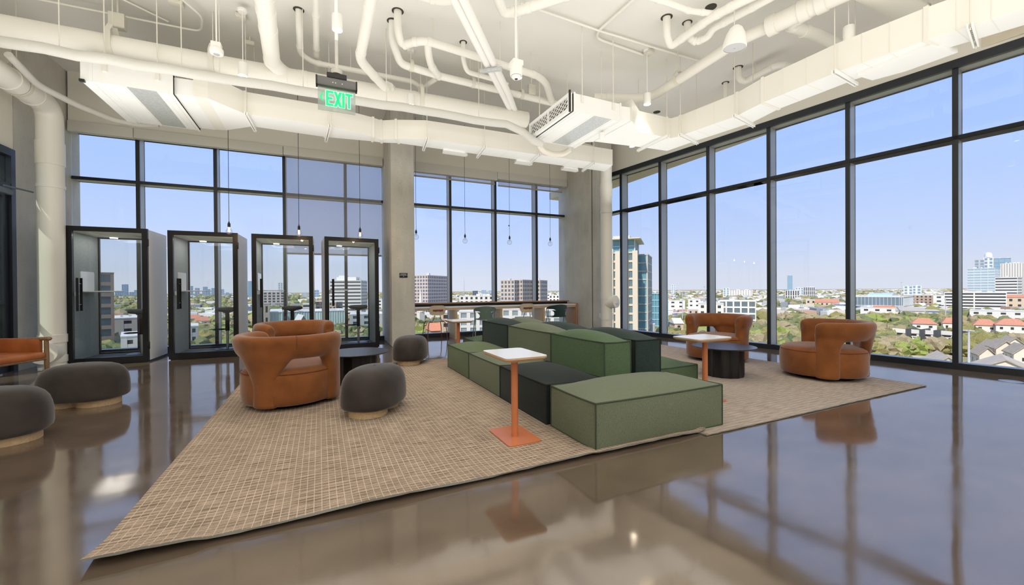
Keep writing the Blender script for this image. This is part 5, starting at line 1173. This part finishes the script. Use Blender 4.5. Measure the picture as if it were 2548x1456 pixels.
('house', 'cream gabled house high at the back of the brown roofed cluster', 'building', 231.9, 56.3, -27.0, 4.8, 9.0, 9.1, -1.088, 'gab', {'gable': 2.6, 'roof': 'brownroof'}),
('house', 'cream gabled house at the right edge of the cluster', 'building', 200.7, 46.7, -27.0, 4.6, 9.0, 9.4, -1.098, 'gab', {'gable': 2.6, 'roof': 'brownroof'}),
('house', 'long grey brown shingled roof low in front of the last mullion', 'building', 156.5, 49.9, -27.0, 9.1, 13.0, 8.8, -1.088, 'gab', {'gable': 3.4, 'roof': 'taupe'}),
('house', 'long grey brown shingled roof at the bottom right corner of the view', 'building', 164.7, 41.6, -27.0, 13.2, 13.0, 8.6, -1.253, 'gab', {'gable': 3.6, 'roof': 'taupe'}),
('light_mast', 'tall light mast left of the cell tower', 'pole', 241.8, 217.5, -27.0, .5, .5, 26.2, 0, 'mast', {}),
('light_mast', 'cell tower pole with antennas at its head', 'pole', 282.2, 231.6, -27.0, .5, .5, 30.1, 0, 'mast', {}),
('light_mast', 'light mast over the elevated road', 'pole', 353.9, 197.8, -27.0, .5, .5, 20.8, 0, 'mast', {}),
('light_mast', 'high mast light beside the glass box hall', 'pole', 426.7, 163.3, -27.0, .5, .5, 32.6, 0, 'mast', {}),
('light_mast', 'light mast left of the last mullion', 'pole', 417.4, 134.6, -27.0, .5, .5, 20.1, 0, 'mast', {}),
('light_mast', 'high mast light beside the narrow glass tower', 'pole', 266.3, 449.3, -27.0, .5, .5, 33.6, 0, 'mast', {}),
('light_mast', 'grey lamp pole right of the last mullion', 'pole', 173.1, 50.9, -27.0, .5, .5, 15.4, 0, 'mast', {}),
('radio_mast', 'lattice radio mast on the horizon in the bar window', 'mast', 481.3, 1431.6, -27.0, 2.5, 2.5, 77.3, 0, 'radio', {}),
('church_spire', 'slender white church spire in front of the pinkish tower', 'spire', 67.2, 300.1, -27.0, 4.2, 4.2, 30.2, 0.3, 'spire', {})]
HIGHWAY = [(352.3, 452.9), (362.9, 348.3), (414.4, 268.7), (493.2, 231.5), (591.4, 207.2), (884.8, 157.1)]
GZ = -27.0
PAL = {}
def cm(name, c, rough=.75, **k):
    if name not in PAL: PAL[name] = mat('city_' + name, c, rough, **k)
    return PAL[name]
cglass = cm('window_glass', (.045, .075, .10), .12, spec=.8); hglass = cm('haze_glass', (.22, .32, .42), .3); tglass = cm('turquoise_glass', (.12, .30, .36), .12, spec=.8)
wg = cm('green_glass', (.42, .54, .50), .25); dark = cm('dark_opening', (.035, .035, .04), .6)
ROOFS = {'redroof': cm('terracotta_tiles', (.52, .20, .11), .8, col2=(.62, .28, .17), scale=2), 'greyroof': cm('grey_shingles', (.42, .38, .33), .9), 'brownroof': cm('brown_shingles', (.36, .29, .22), .9, col2=(.44, .37, .29), scale=1.5), 'taupe': cm('taupe_shingles', (.42, .35, .28), .9, col2=(.50, .43, .35), scale=.8), 'flat': cm('flat_roof', (.62, .60, .56), .9)}
#  style: (wall colour, glass, floor height, bay width, pier share, spandrel share)
ST = {'brown': ((.25, .19, .145), cglass, 4.6, 5.0, .26, .34), 'tanlow': ((.52, .47, .40), dark, 4, 9, .7, .6), 'cream': ((.74, .69, .60), dark, 3.6, 4.5, .68, .62), 'tanlow2': ((.55, .43, .30), dark, 3.4, 3.4, .5, .55),
      'hazeblue': ((.40, .49, .60), hglass, 9, 9, .3, .35), 'hazeblue2': ((.22, .38, .52), cm('haze_glass_deep', (.28, .40, .48), .4), 7, 6, .12, .12), 'hazewhite': ((.72, .73, .74), hglass, 6, 7, .45, .35), 'hazegrey': ((.50, .50, .50), hglass, 5, 5, .35, .3), 'hazedark': ((.15, .18, .21), cglass, 5, 5, .3, .4),  # far styles carry distance haze in their wall and glass colours
      'brickwhite': ((.62, .52, .47), cglass, 4.5, 6.0, .35, .34), 'stone': ((.42, .37, .30), dark, 7, 3.2, .6, .45), 'greenglass': ((.56, .66, .62), wg, 24, 1.6, .16, .05), 'striped': ((.78, .75, .69), cm('ribbon_glass', (.09, .09, .10), .25), 3.6, 40, .02, .52),
      'brownlow': ((.19, .13, .11), cglass, 4, 4, .3, .35), 'darklow': ((.11, .10, .09), cglass, 4, 4, .3, .35), 'garage': ((.74, .71, .65), dark, 3.4, 18, .05, .48), 'whitelow': ((.80, .77, .71), dark, 4.2, 6.5, .62, .62), 'greylow': ((.42, .42, .41), cglass, 4, 6, .6, .5),
      'pinkgrid': ((.58, .48, .43), cm('bluish_glass', (.13, .15, .19), .2), 3.3, 3.1, .36, .40), 'pinktan': ((.56, .47, .39), cm('bluish_glass', (.13, .15, .19), .2), 3.2, 3.0, .42, .42), 'whiteapt': ((.80, .76, .68), dark, 3.2, 4.2, .55, .45), 'glassedge': ((.66, .64, .58), tglass, 3.1, 3.0, .25, .24),
      'glassapt': ((.70, .68, .63), cm('pale_glass', (.28, .32, .33), .2), 3.2, 4.2, .38, .34), 'brickhouse': ((.42, .30, .22), dark, 3.4, 3.6, .55, .5), 'hotel': ((.72, .62, .47), cm('hotel_glass', (.14, .22, .25), .15), 3.1, 3.6, .34, .24), 'hotelwing': ((.52, .50, .44), tglass, 3.1, 4.5, .24, .14),
      'turq': ((.32, .50, .54), tglass, 3.6, 1.5, .18, .16), 'whitemod': ((.82, .76, .66), cglass, 3.6, 5.2, .62, .55), 'whiteglass': ((.80, .77, .71), cm('grey_glass', (.16, .20, .21), .15), 3.8, 4.6, .22, .26), 'pink': ((.66, .47, .36), dark, 3.4, 3.2, .66, .6),
      'blackwhite': ((.74, .72, .69), cm('ribbon_glass', (.09, .09, .10), .25), 12, 4.0, .42, .10), 'peach': ((.66, .53, .39), dark, 5.5, 5.0, .62, .55), 'glassbox': ((.56, .60, .60), cm('grey_blue_glass', (.17, .22, .25), .15), 9, 3.0, .10, .10), 'bluestripe': ((.66, .72, .76), cm('mid_blue_glass', (.40, .48, .52), .4), 4, 7, .06, .36),
      'ribwhite': ((.72, .69, .63), cm('rib_shadow', (.40, .38, .35), .7), 60, 2.6, .6, .02), 'villa': ((.84, .79, .70), dark, 3.4, 3.6, .70, .62), 'town': ((.84, .80, .72), dark, 4.5, 3.0, .90, .86), 'gab': ((.78, .70, .57), dark, 3.2, 3.6, .72, .66)}
random.seed(5)
FOOT = []
def facade(w, d, h, st):
    """glass core with piers and spandrels standing proud of it on all four sides"""
    col, gl, fh, bwid, ps, ss = st
    core = G(); core.box(-w / 2 + .25, .25, 0, w / 2 - .25, d - .25, h - .2)
    g = G(); nf = max(1, round(h / fh)); f = h / nf
    for side in range(4):
        L = w if side % 2 == 0 else d; nb_ = max(1, round(L / bwid)); b_ = L / nb_
        def bx(a0, z0, a1, z1, out=0.0):
            if side == 0: g.box(-w / 2 + a0, -out, z0, -w / 2 + a1, .35, z1)
            elif side == 2: g.box(-w / 2 + a0, d - .35, z0, -w / 2 + a1, d + out, z1)
            elif side == 1: g.box(w / 2 - .35, a0, z0, w / 2 + out, a1, z1)
            else: g.box(-w / 2 - out, a0, z0, -w / 2 + .35, a1, z1)
        for k in range(nb_ + 1):
            c = k * b_; p = ps * b_ / 2; bx(max(0, c - p), 0, min(L, c + p), h, .06)
        for k in range(nf + 1):
            c = k * f; s_ = ss * f / 2; bx(0, max(0, c - s_), L, min(h, c + s_), .0)
    return core, g
def building(name, label, cat, x, y, z0, w, d, h, rz, style, ex):
    FOOT.append((x + .5 * d * math.cos(rz + PI / 2), y + .5 * d * math.sin(rz + PI / 2), .5 * math.hypot(w, d)))
    if style in ('town', 'villa', 'gab', 'whitemod', 'whiteglass'):        # front gardens stay free of trees
        L_ = math.hypot(x, y)
        for k_ in (10, 24): FOOT.append((x * (1 - k_ / L_), y * (1 - k_ / L_), .55 * w))
    o = thing(name, label, cat, (x, y, z0), rz, ex.get('group'))
    if style == 'mast':
        g = G(); g.cyl((0, 0, 0), (0, 0, h), .35, 8, .2); obj('pole', g, cm('mast_grey', (.55, .56, .57), .5), o)
        g = G(); g.box(-1.4, -.15, h - .25, 1.4, .15, h + .05); g.box(-.15, -1.2, h - .25, .15, 1.2, h + .05); obj('head', g, cm('mast_grey', (.55, .56, .57), .5), o); return
    if style == 'radio':
        g = G()
        for sx, sy in ((-1, -1), (1, -1), (0, 1)): g.cyl((sx * 2, sy * 2, 0), (sx * .5, sy * .5, h * .85), .5, 5, .3)
        for k in range(14): z = h * .85 * k / 14; q = 2 - 1.5 * k / 14; g.box(-q, -q, z, q, q, z + .4)
        obj('lattice', g, cm('radio_grey', (.55, .50, .50), .6), o); g = G(); g.cyl((0, 0, h * .85), (0, 0, h), .35, 6); obj('antenna', g, cm('radio_grey', (.55, .50, .50), .6), o); return
    if style == 'spire':
        g = G(); g.box(-w / 2, -w / 2, 0, w / 2, w / 2, h * .42); obj('tower_base', g, cm('spire_white', (.76, .68, .58), .7), o, False)
        g = G(); g.lathe([(w * .62, h * .42), (w * .45, h * .50), (.05, h)], 8, cap=False); obj('spire', g, cm('spire_white', (.76, .68, .58), .7), o); return
    st = ST[style]; wm = cm(style, st[0], .75); hb = h - (ex.get('gable', 0) or 0) - (ex.get('mono', 0) or 0)
    core, g = facade(w, d, hb, st); obj('window_glass', core, st[1], o, False)
    q = obj('wall', g, wm, o, False)
    rm = ROOFS.get(ex.get('roof'), ROOFS['flat'])
    if 'gable' in ex:
        gb = ex['gable']; ov = .5; g = G()
        if ex.get('hip'):
            a = [(-w / 2 - ov, -ov, hb), (w / 2 + ov, -ov, hb), (w / 2 + ov, d + ov, hb), (-w / 2 - ov, d + ov, hb)]; r_ = w * .22
            b_ = [(-r_, d / 2 - .1, hb + gb), (r_, d / 2 - .1, hb + gb), (r_, d / 2 + .1, hb + gb), (-r_, d / 2 + .1, hb + gb)]; g.hexa(a + b_)
        elif style in ('gab', 'stone') and w < 16:
            # ridge runs away from the viewer, gable faces the front
            for z1, m_i in ((0, 0),):
                P_ = [(-w / 2 - ov, hb - .3), (0, hb + gb), (w / 2 + ov, hb - .3), (w / 2 + ov, hb), (0, hb + gb + .35), (-w / 2 - ov, hb)]
                va = [g.bm.verts.new((x_, -ov, z_)) for x_, z_ in P_]; vb = [g.bm.verts.new((x_, d + ov, z_)) for x_, z_ in P_]
                for k in range(6): g.bm.faces.new([va[k], va[(k + 1) % 6], vb[(k + 1) % 6], vb[k]])
                g.bm.faces.new([va[0], va[1], va[4], va[5]]); g.bm.faces.new([va[1], va[2], va[3], va[4]]); g.bm.faces.new([vb[0], vb[5], vb[4], vb[1]]); g.bm.faces.new([vb[1], vb[4], vb[3], vb[2]])
            gg = G(); va = [gg.bm.verts.new(v) for v in ((-w / 2, .0, hb), (w / 2, .0, hb), (0, .0, hb + gb), (-w / 2, d, hb), (w / 2, d, hb), (0, d, hb + gb))]
            gg.bm.faces.new(va[:3]); gg.bm.faces.new(va[3:]); obj('gable_wall', gg, wm, o, False)
        else:
            va = [(-w / 2 - ov, -ov, hb), (w / 2 + ov, -ov, hb), (w / 2 + ov, d + ov, hb), (-w / 2 - ov, d + ov, hb), (-w / 2 - ov * .5, d / 2 - .1, hb + gb), (w / 2 + ov * .5, d / 2 - .1, hb + gb), (w / 2 + ov * .5, d / 2 + .1, hb + gb), (-w / 2 - ov * .5, d / 2 + .1, hb + gb)]; g.hexa(va)
        obj('roof', g, rm, o, False)
    elif 'mono' in ex:
        mo = ex['mono']; g = G(); g.hexa([(-w / 2 - .1, -.3, hb), (w / 2 + .1, -.3, hb), (w / 2 + .1, d, hb), (-w / 2 - .1, d, hb), (-w / 2 - .1, -.3, hb + mo), (w / 2 + .1, -.3, hb + mo * .85), (w / 2 + .1, d, hb + .5), (-w / 2 - .1, d, hb + .5)]); obj('roof', g, wm, o, False)
        g = G(); g.box(w / 2 - .25, -.4, 0, w / 2 + .15, d, h); obj('party_wall', g, cm('party_wall', (.10, .10, .10), .8), o, False)
        for k, (wx, wz) in enumerate(((-.22, .62), (.18, .62))):
            g = G(); g.box(w * wx - .45, -.12, hb * wz, w * wx + .45, .05, hb * wz + 1.1); obj('window', g, dark, o, False)
        g = G(); g.box(-w * .2, -.12, hb * .86, w * .22, .05, hb * .99); obj('window', g, dark, o, False)
        g = G(); g.box(-w * .25, -.14, hb * .34, w * .3, .05, hb * .44); obj('balcony', g, dark, o, False)
    else:
        g = G(); g.box(-w / 2 - .15, -.15, h - .2, w / 2 + .15, d + .15, h + .25)
        obj('roof', g, wm if h > 20 else ROOFS['flat'], o, False)
        n_ = 0 if w < 8 else min(5, int(w / 9) + 1); rg = random.Random(int(x * 7) + int(y))
        for k in range(n_):
            rx, ry = rg.uniform(-.35, .3) * w, rg.uniform(.2, .6) * d; ww = rg.uniform(.06, .14) * min(w, 60); g = G(); g.box(rx, ry, h, rx + ww, ry + ww * .7, h + rg.uniform(.03, .05) * min(h, 40) + .6); obj('roof_unit', g, cm('roof_unit', (.58, .57, .55), .7), o, False)
    if 'pent' in ex:
        a, b_, ph = ex['pent']; g = G(); g.box(-w / 2 + a * w, d * .2, h, -w / 2 + b_ * w, d * .8, h + ph * .42); g.box(-w / 2 + (a + .05) * w, d * .3, h, -w / 2 + (a + .3) * w, d * .6, h + ph * .6); obj('penthouse', g, wm, o, False)
    if 'crown' in ex:
        c = ex['crown']; cr, gg = facade(w * .9, d * .8, c + .3, ((.5, .5, .5), tglass, 3, 3, .06, .08)); a = obj('crown_glass', cr, tglass, o, False); a.location = (0, d * .1, h); b_ = obj('crown_frame', gg, cm('crown_frame', (.60, .66, .66), .5), o, False); b_.location = (0, d * .1, h)
        g = G(); g.box(-w * .5, -.6, h + c, w * .68, d * .95, h + c + .35); obj('roof_blade', g, wm, o, False); g = G(); g.box(-w * .45, d * .2, h + c + .3, w * .22, d * .7, h + c + 1.9); obj('penthouse', g, cm('roof_unit', (.58, .57, .55), .7), o, False)
        for k in (-.47, -.2, .12, .47):
            g = G(); g.box(w * k - .9, -.7, 0, w * k + .9, .2, h + .6); obj('fin_wall', g, wm, o, False)
    if 'drum' in ex:
        g = G(); g.lathe([(w * .42, h), (w * .42, h + 5), (w * .30, h + 8), (.05, h + 9)], 20, (0, d / 2, 0), cap=False); obj('drum_top', g, wm, o)
    if 'vault' in ex:
        a, b_, vh = ex['vault']; g = G(); n_ = 10; R = []
        for k in range(n_ + 1):
            t_ = PI * k / n_; R.append([Vector((-w / 2 + a * w, d * .3 + d * .3 * (1 - math.cos(t_)) / 2 * 1.6, h + vh * math.sin(t_) * .8)), Vector((-w / 2 + b_ * w, d * .3 + d * .3 * (1 - math.cos(t_)) / 2 * 1.6, h + vh * math.sin(t_) * .8))])
        vs = [[g.bm.verts.new(p) for p in r] for r in R]
        for p_, q_ in zip(vs, vs[1:]): g.bm.faces.new([p_[0], p_[1], q_[1], q_[0]])
        g.bm.faces.new([r[0] for r in vs]); g.bm.faces.new([r[1] for r in vs][::-1]); obj('roof_vault', g, cm('vault_glass', (.42, .54, .56), .45), o)
    if ex.get('strip'):
        g = G(); g.box(-w * .12, d * .2, h, w * .5, d * .5, h + 1.3); obj('roof_strip', g, cm('orange_strip', (.72, .20, .08), .6), o, False)
for row in CITY: building(*row)
# elevated road
hwy = thing('elevated_road', 'pale elevated highway crossing the view below the horizon', 'road', (0, 0, 0))
m_road = cm('road_concrete', (.66, .63, .57), .9); zr = -20.0
pts = HIGHWAY
for i, ((ax, ay), (bx_, by_)) in enumerate(zip(pts, pts[1:])):
    a, b_ = Vector((ax, ay, 0)), Vector((bx_, by_, 0)); d_ = (b_ - a).normalized(); u = Vector((-d_.y, d_.x, 0)) * 9
    g = G(); g.hexa([(q.x, q.y, zr - 1.3) for q in (a - u, b_ - u, b_ + u, a + u)] + [(q.x, q.y, zr) for q in (a - u, b_ - u, b_ + u, a + u)]); obj('deck', g, m_road, hwy, False)
    for s_ in (-1, 1):
        g = G(); c = u * s_; e_ = u * s_ * .96; g.hexa([(q.x, q.y, zr) for q in (a + e_, b_ + e_, b_ + c, a + c)] + [(q.x, q.y, zr + .9) for q in (a + e_, b_ + e_, b_ + c, a + c)]); obj('parapet', g, cm('parapet', (.80, .77, .70), .9), hwy, False)
    n_ = int((b_ - a).length / 26)
    for k in range(n_):
        q = a.lerp(b_, (k + .5) / n_); g = G(); g.box(q.x - 1, q.y - 1, GZ, q.x + 1, q.y + 1, zr - 1.2); obj('pier', g, m_road, hwy, False)
rnd = random.Random(11)
CARC = [('white', (.8, .8, .8)), ('silver', (.5, .5, .52)), ('dark grey', (.06, .06, .07)), ('red', (.5, .04, .03)), ('blue', (.08, .14, .3))]
cars = {}
for k in range(18):
    i = rnd.choice((1, 2, 2, 3, 3, 4)); a, b_ = Vector((*pts[i], 0)), Vector((*pts[i + 1], 0)); t_ = rnd.random(); q = a.lerp(b_, t_); d_ = (b_ - a).normalized(); u = Vector((-d_.y, d_.x, 0)) * rnd.choice((-6.5, -3.2, 3.2, 6.5))
    nm, col = CARC[min(4, int(rnd.random() ** 1.5 * 5))]; p = (q.x + u.x, q.y + u.y, zr); rz = math.atan2(d_.y, d_.x)
    if nm in cars: dup(cars[nm], p, rz)
    else:
        o = thing('car', nm + ' car driving on the elevated highway', 'car', p, rz, nm + ' cars on the highway'); cars[nm] = o
        g = G(); g.box(-2.2, -.9, .3, 2.2, .9, .95, bev=.15); obj('body', g, cm('car_' + nm.replace(' ', '_'), col, .3), o); g = G(); g.hexa([(-1.5, -.8, .95), (1.0, -.8, .95), (1.0, .8, .95), (-1.5, .8, .95), (-1.0, -.7, 1.5), (.4, -.7, 1.5), (.4, .7, 1.5), (-1.0, .7, 1.5)]); obj('cabin', g, cglass, o)
        g = G()
        for sx in (-1.4, 1.4):
            for sy in (-.9, .9): g.cyl((sx, sy - .1, .33), (sx, sy + .1, .33), .33, 10)
        obj('wheels', g, dark, o)
# ground
m_ground = bpy.data.materials.new('city_ground'); m_ground.use_nodes = True; n = m_ground.node_tree.nodes; l = m_ground.node_tree.links; b = n['Principled BSDF']; b.inputs['Roughness'].default_value = 1; b.inputs['Specular IOR Level'].default_value = .1
t = n.new('ShaderNodeTexCoord')
r1 = _ = None
def gnoise(s_, det):
    q = n.new('ShaderNodeTexNoise'); q.inputs['Scale'].default_value = s_; q.inputs['Detail'].default_value = det; l.new(t.outputs['Object'], q.inputs['Vector']); return q
def gramp(src, stops):
    r = n.new('ShaderNodeValToRGB'); el = r.color_ramp.elements
    el[0].position, el[0].color = stops[0][0], (*stops[0][1], 1); el[1].position, el[1].color = stops[-1][0], (*stops[-1][1], 1)
    for p_, c_ in stops[1:-1]: q = el.new(p_); q.color = (*c_, 1)
    l.new(src.outputs['Fac'], r.inputs[0]); return r
ra = gramp(gnoise(.03, 8), [(.36, (.16, .17, .065)), (.48, (.26, .24, .11)), (.56, (.42, .37, .25)), (.66, (.56, .52, .44))])
l.new(ra.outputs[0], b.inputs['Base Color'])
g = G(); g.lathe([(.5, 0), (400, 0), (3000, 0), (14000, -1)], 64, cap=False); g.lathe([(.0005, 0), (.5, 0)], 64, cap=False)
o = obj('ground', g, m_ground, None, False, loc=(0, 0, GZ)); o['kind'] = 'structure'
# trees: the nearest and largest one by one
GREENS = [('olive', (.17, .155, .055), (.36, .32, .13)), ('bright_green', (.18, .22, .055), (.36, .40, .12)), ('dull_green', (.12, .135, .06), (.25, .26, .12)), ('brown_olive', (.25, .20, .11), (.42, .35, .21)), ('deep_green', (.075, .105, .045), (.16, .20, .085))]
LEAF = [mat('leaves_' + a, b_, .9, spec=.1, col2=c, scale=5.5, detail=6, bump=1.0, bscale=9, contrast=(.40, .60)) for a, b_, c in GREENS]
BARK = mat('bark', (.13, .10, .07), .9)
def crown_mesh(seed, mi):
    rg = random.Random(seed); g = G()
    for k in range(11):
        a = rg.uniform(0, 2 * PI); rr_ = rg.uniform(.1, .62) if k else 0; z = rg.uniform(.42, .82) - .22 * rr_; s_ = rg.uniform(.24, .42)
        ret = bmesh.ops.create_icosphere(g.bm, subdivisions=3, radius=s_, matrix=Matrix.Translation((rr_ * math.cos(a), rr_ * math.sin(a), z)))
        for v in ret['verts']:
            q = v.co; v.co += Vector((math.sin(q.x * 23 + seed), math.sin(q.y * 21 + k), math.sin(q.z * 25 - seed))) * .035 + Vector((rg.uniform(-1, 1), rg.uniform(-1, 1), rg.uniform(-1, 1))) * .052
    me = bpy.data.meshes.new('crown'); g.bm.to_mesh(me); g.bm.free(); me.materials.append(LEAF[mi]); return me
CROWNS = [[crown_mesh(s_ * 10 + mi, mi) for s_ in range(3)] for mi in range(5)]
g = G(); g.cyl((0, 0, 0), (0, 0, .55), .05, 7, .03); g.cyl((0, 0, .3), (.2, .1, .6), .03, 6, .015); g.cyl((0, 0, .3), (-.15, .15, .6), .03, 6, .015)
trunk_o = obj('trunk', g, BARK); trunk_me = trunk_o.data; bpy.data.objects.remove(trunk_o)
KIND = ['olive green tree below the windows', 'bright spring green tree below the windows', 'dull green tree below the windows', 'brownish bare tree below the windows', 'deep green dense tree below the windows']
SECT = [(-1.0, 'left of the leftmost booth'), (-.85, 'in the leftmost booth pane'), (-.66, 'in the second booth pane'), (-.5, 'between middle booths'), (-.3, 'near the fourth booth pane'), (-.14, 'left part of the bar window'), (.14, 'right part of the bar window'), (.38, 'around the hotel tower'), (.5, 'behind the rear swivel chair'), (.64, 'beyond the elevated road pane'), (.86, 'behind the right swivel chair'), (1.1, 'in the pane of the townhouses'), (9, 'in the rightmost pane')]
DIST = [(105, 'close below the sill'), (150, 'not far below the sill'), (200, 'in the middle ground'), (260, 'farther off'), (9999, 'at the far side')]
fwd = Vector((Fv.x, Fv.y)); rgt = Vector((Rv.x, Rv.y))
def clear(x, y, r):
    for fx, fy, fr in FOOT:
        if (x - fx) ** 2 + (y - fy) ** 2 < (fr * .85 + r) ** 2: return False
    return True
cand = []; rnd = random.Random(21); tries = 0
while len(cand) < 300 and tries < 20000:
    tries += 1; D = 60 + 205 * rnd.random() ** .9; t_ = rnd.uniform(-1.25, 1.3); p = fwd * D + rgt * (t_ * D); r = rnd.uniform(2.6, 4.8)
    if not clear(p.x, p.y, r * .5): continue
    if any((p.x - q[0]) ** 2 + (p.y - q[1]) ** 2 < (.75 * (r + q[2])) ** 2 for q in cand): continue
    dd = min(abs((p.x - a[0]) * (b_[1] - a[1]) - (p.y - a[1]) * (b_[0] - a[0])) / math.hypot(b_[0] - a[0], b_[1] - a[1]) for a, b_ in zip(pts, pts[1:]))
    cand.append((p.x, p.y, r))
for k, (x, y, r) in enumerate(cand):
    mi = rnd.choices(range(5), (5, 2.4, 4, 4, 2))[0]; h = r * rnd.uniform(1.25, 1.6)
    c = bpy.data.objects.new('tree', rnd.choice(CROWNS[mi])); C.objects.link(c); c.location = (x, y, GZ); c.scale = (r, r, h); c.rotation_euler = (0, 0, rnd.uniform(0, 6.28))
    D = Vector((x, y)).dot(fwd); t_ = Vector((x, y)).dot(rgt) / D
    sec = next(lab for lim, lab in SECT if t_ < lim); ds = next(lab for lim, lab in DIST if D < lim)
    tag(c, KIND[mi].replace('below the windows', ds + ' ' + sec), 'tree', KIND[mi].split(' tree')[0] + ' trees outside')
    q = bpy.data.objects.new('trunk', trunk_me); C.objects.link(q); q.parent = c
# the thousands beyond: one woodland mass, one mass of far roofs
V_, F_, MI_ = [], [], []
BL_ = []
for sub in (1, 3):
    bm_ = bmesh.new(); bmesh.ops.create_icosphere(bm_, subdivisions=sub, radius=1); BL_.append(([v.co.copy() for v in bm_.verts], [[v.index for v in f.verts] for f in bm_.faces])); bm_.free()
cnt = 0
while cnt < 9500:
    D = 165 + 2600 * rnd.random() ** 2.0; t_ = rnd.uniform(-1.3, 1.35); p = fwd * D + rgt * (t_ * D); r = rnd.uniform(3.2, 6.2) * (1 + D / 2500)
    if D < 700 and not clear(p.x, p.y, r * .4): continue
    cnt += 1; base = len(V_); h = r * rnd.uniform(.8, 1.15); bv, bf = BL_[1 if D < 330 else 0]; jj = .26 if D < 330 else .22
    for v in bv:
        j = 1 + rnd.uniform(-jj, jj) + (.16 * math.sin(v.x * 5 + cnt) * math.sin(v.y * 6 + v.z * 4)); V_.append((p.x + v.x * r * j, p.y + v.y * r * j, GZ + h * .55 + v.z * h * .75 * j))
    mi = rnd.choices(range(5), (5, 1.6, 4, 4, 2))[0]
    for f in bf: F_.append([base + i for i in f]); MI_.append(mi)
me = bpy.data.meshes.new('woodland'); me.from_pydata(V_, [], F_); me.polygons.foreach_set('material_index', MI_)
for m_ in LEAF: me.materials.append(m_)
o = bpy.data.objects.new('woodland', me); C.objects.link(o); tag(o, 'woodland of small trees spreading to the horizon', 'trees', kind='stuff')
V_, F_, MI_ = [], [], []; cnt = 0
while cnt < 3400:
    D = 330 + 3400 * rnd.random() ** 1.25; t_ = rnd.uniform(-1.3, 1.35); p = fwd * D + rgt * (t_ * D)
    w_, d_, h = rnd.uniform(5, 14) * (1 + D / 1500), rnd.uniform(5, 11) * (1 + D / 1500), rnd.uniform(4, 9) * (1 + D / 4500)
    if t_ < -.15 and rnd.random() < .6: continue
    if D < 900 and not clear(p.x, p.y, w_ * .5): continue
    cnt += 1; a = rnd.uniform(0, 3.14); ca, sa = math.cos(a), math.sin(a); base = len(V_)
    for z in (0, h):
        for sx, sy in ((-1, -1), (1, -1), (1, 1), (-1, 1)): V_.append((p.x + (sx * w_ * ca - sy * d_ * sa) / 2, p.y + (sx * w_ * sa + sy * d_ * ca) / 2, GZ + z))
    mi = rnd.choices(range(5), (5, 3, 2, 1.2, 1))[0]
    for f in ((4, 5, 6, 7), (0, 1, 5, 4), (1, 2, 6, 5), (2, 3, 7, 6), (3, 0, 4, 7)): F_.append([base + i for i in f]); MI_.append(mi)
me = bpy.data.meshes.new('far_rooftops'); me.from_pydata(V_, [], F_); me.polygons.foreach_set('material_index', MI_)
for m_ in (cm('far_white', (.80, .78, .73)), cm('far_cream', (.68, .61, .52)), cm('far_grey', (.48, .47, .46)), cm('far_red', (.52, .33, .25)), cm('far_dark', (.27, .29, .31))): me.materials.append(m_)
o = bpy.data.objects.new('far_rooftops', me); C.objects.link(o); tag(o, 'mass of small far off buildings between the trees', 'buildings', kind='stuff')
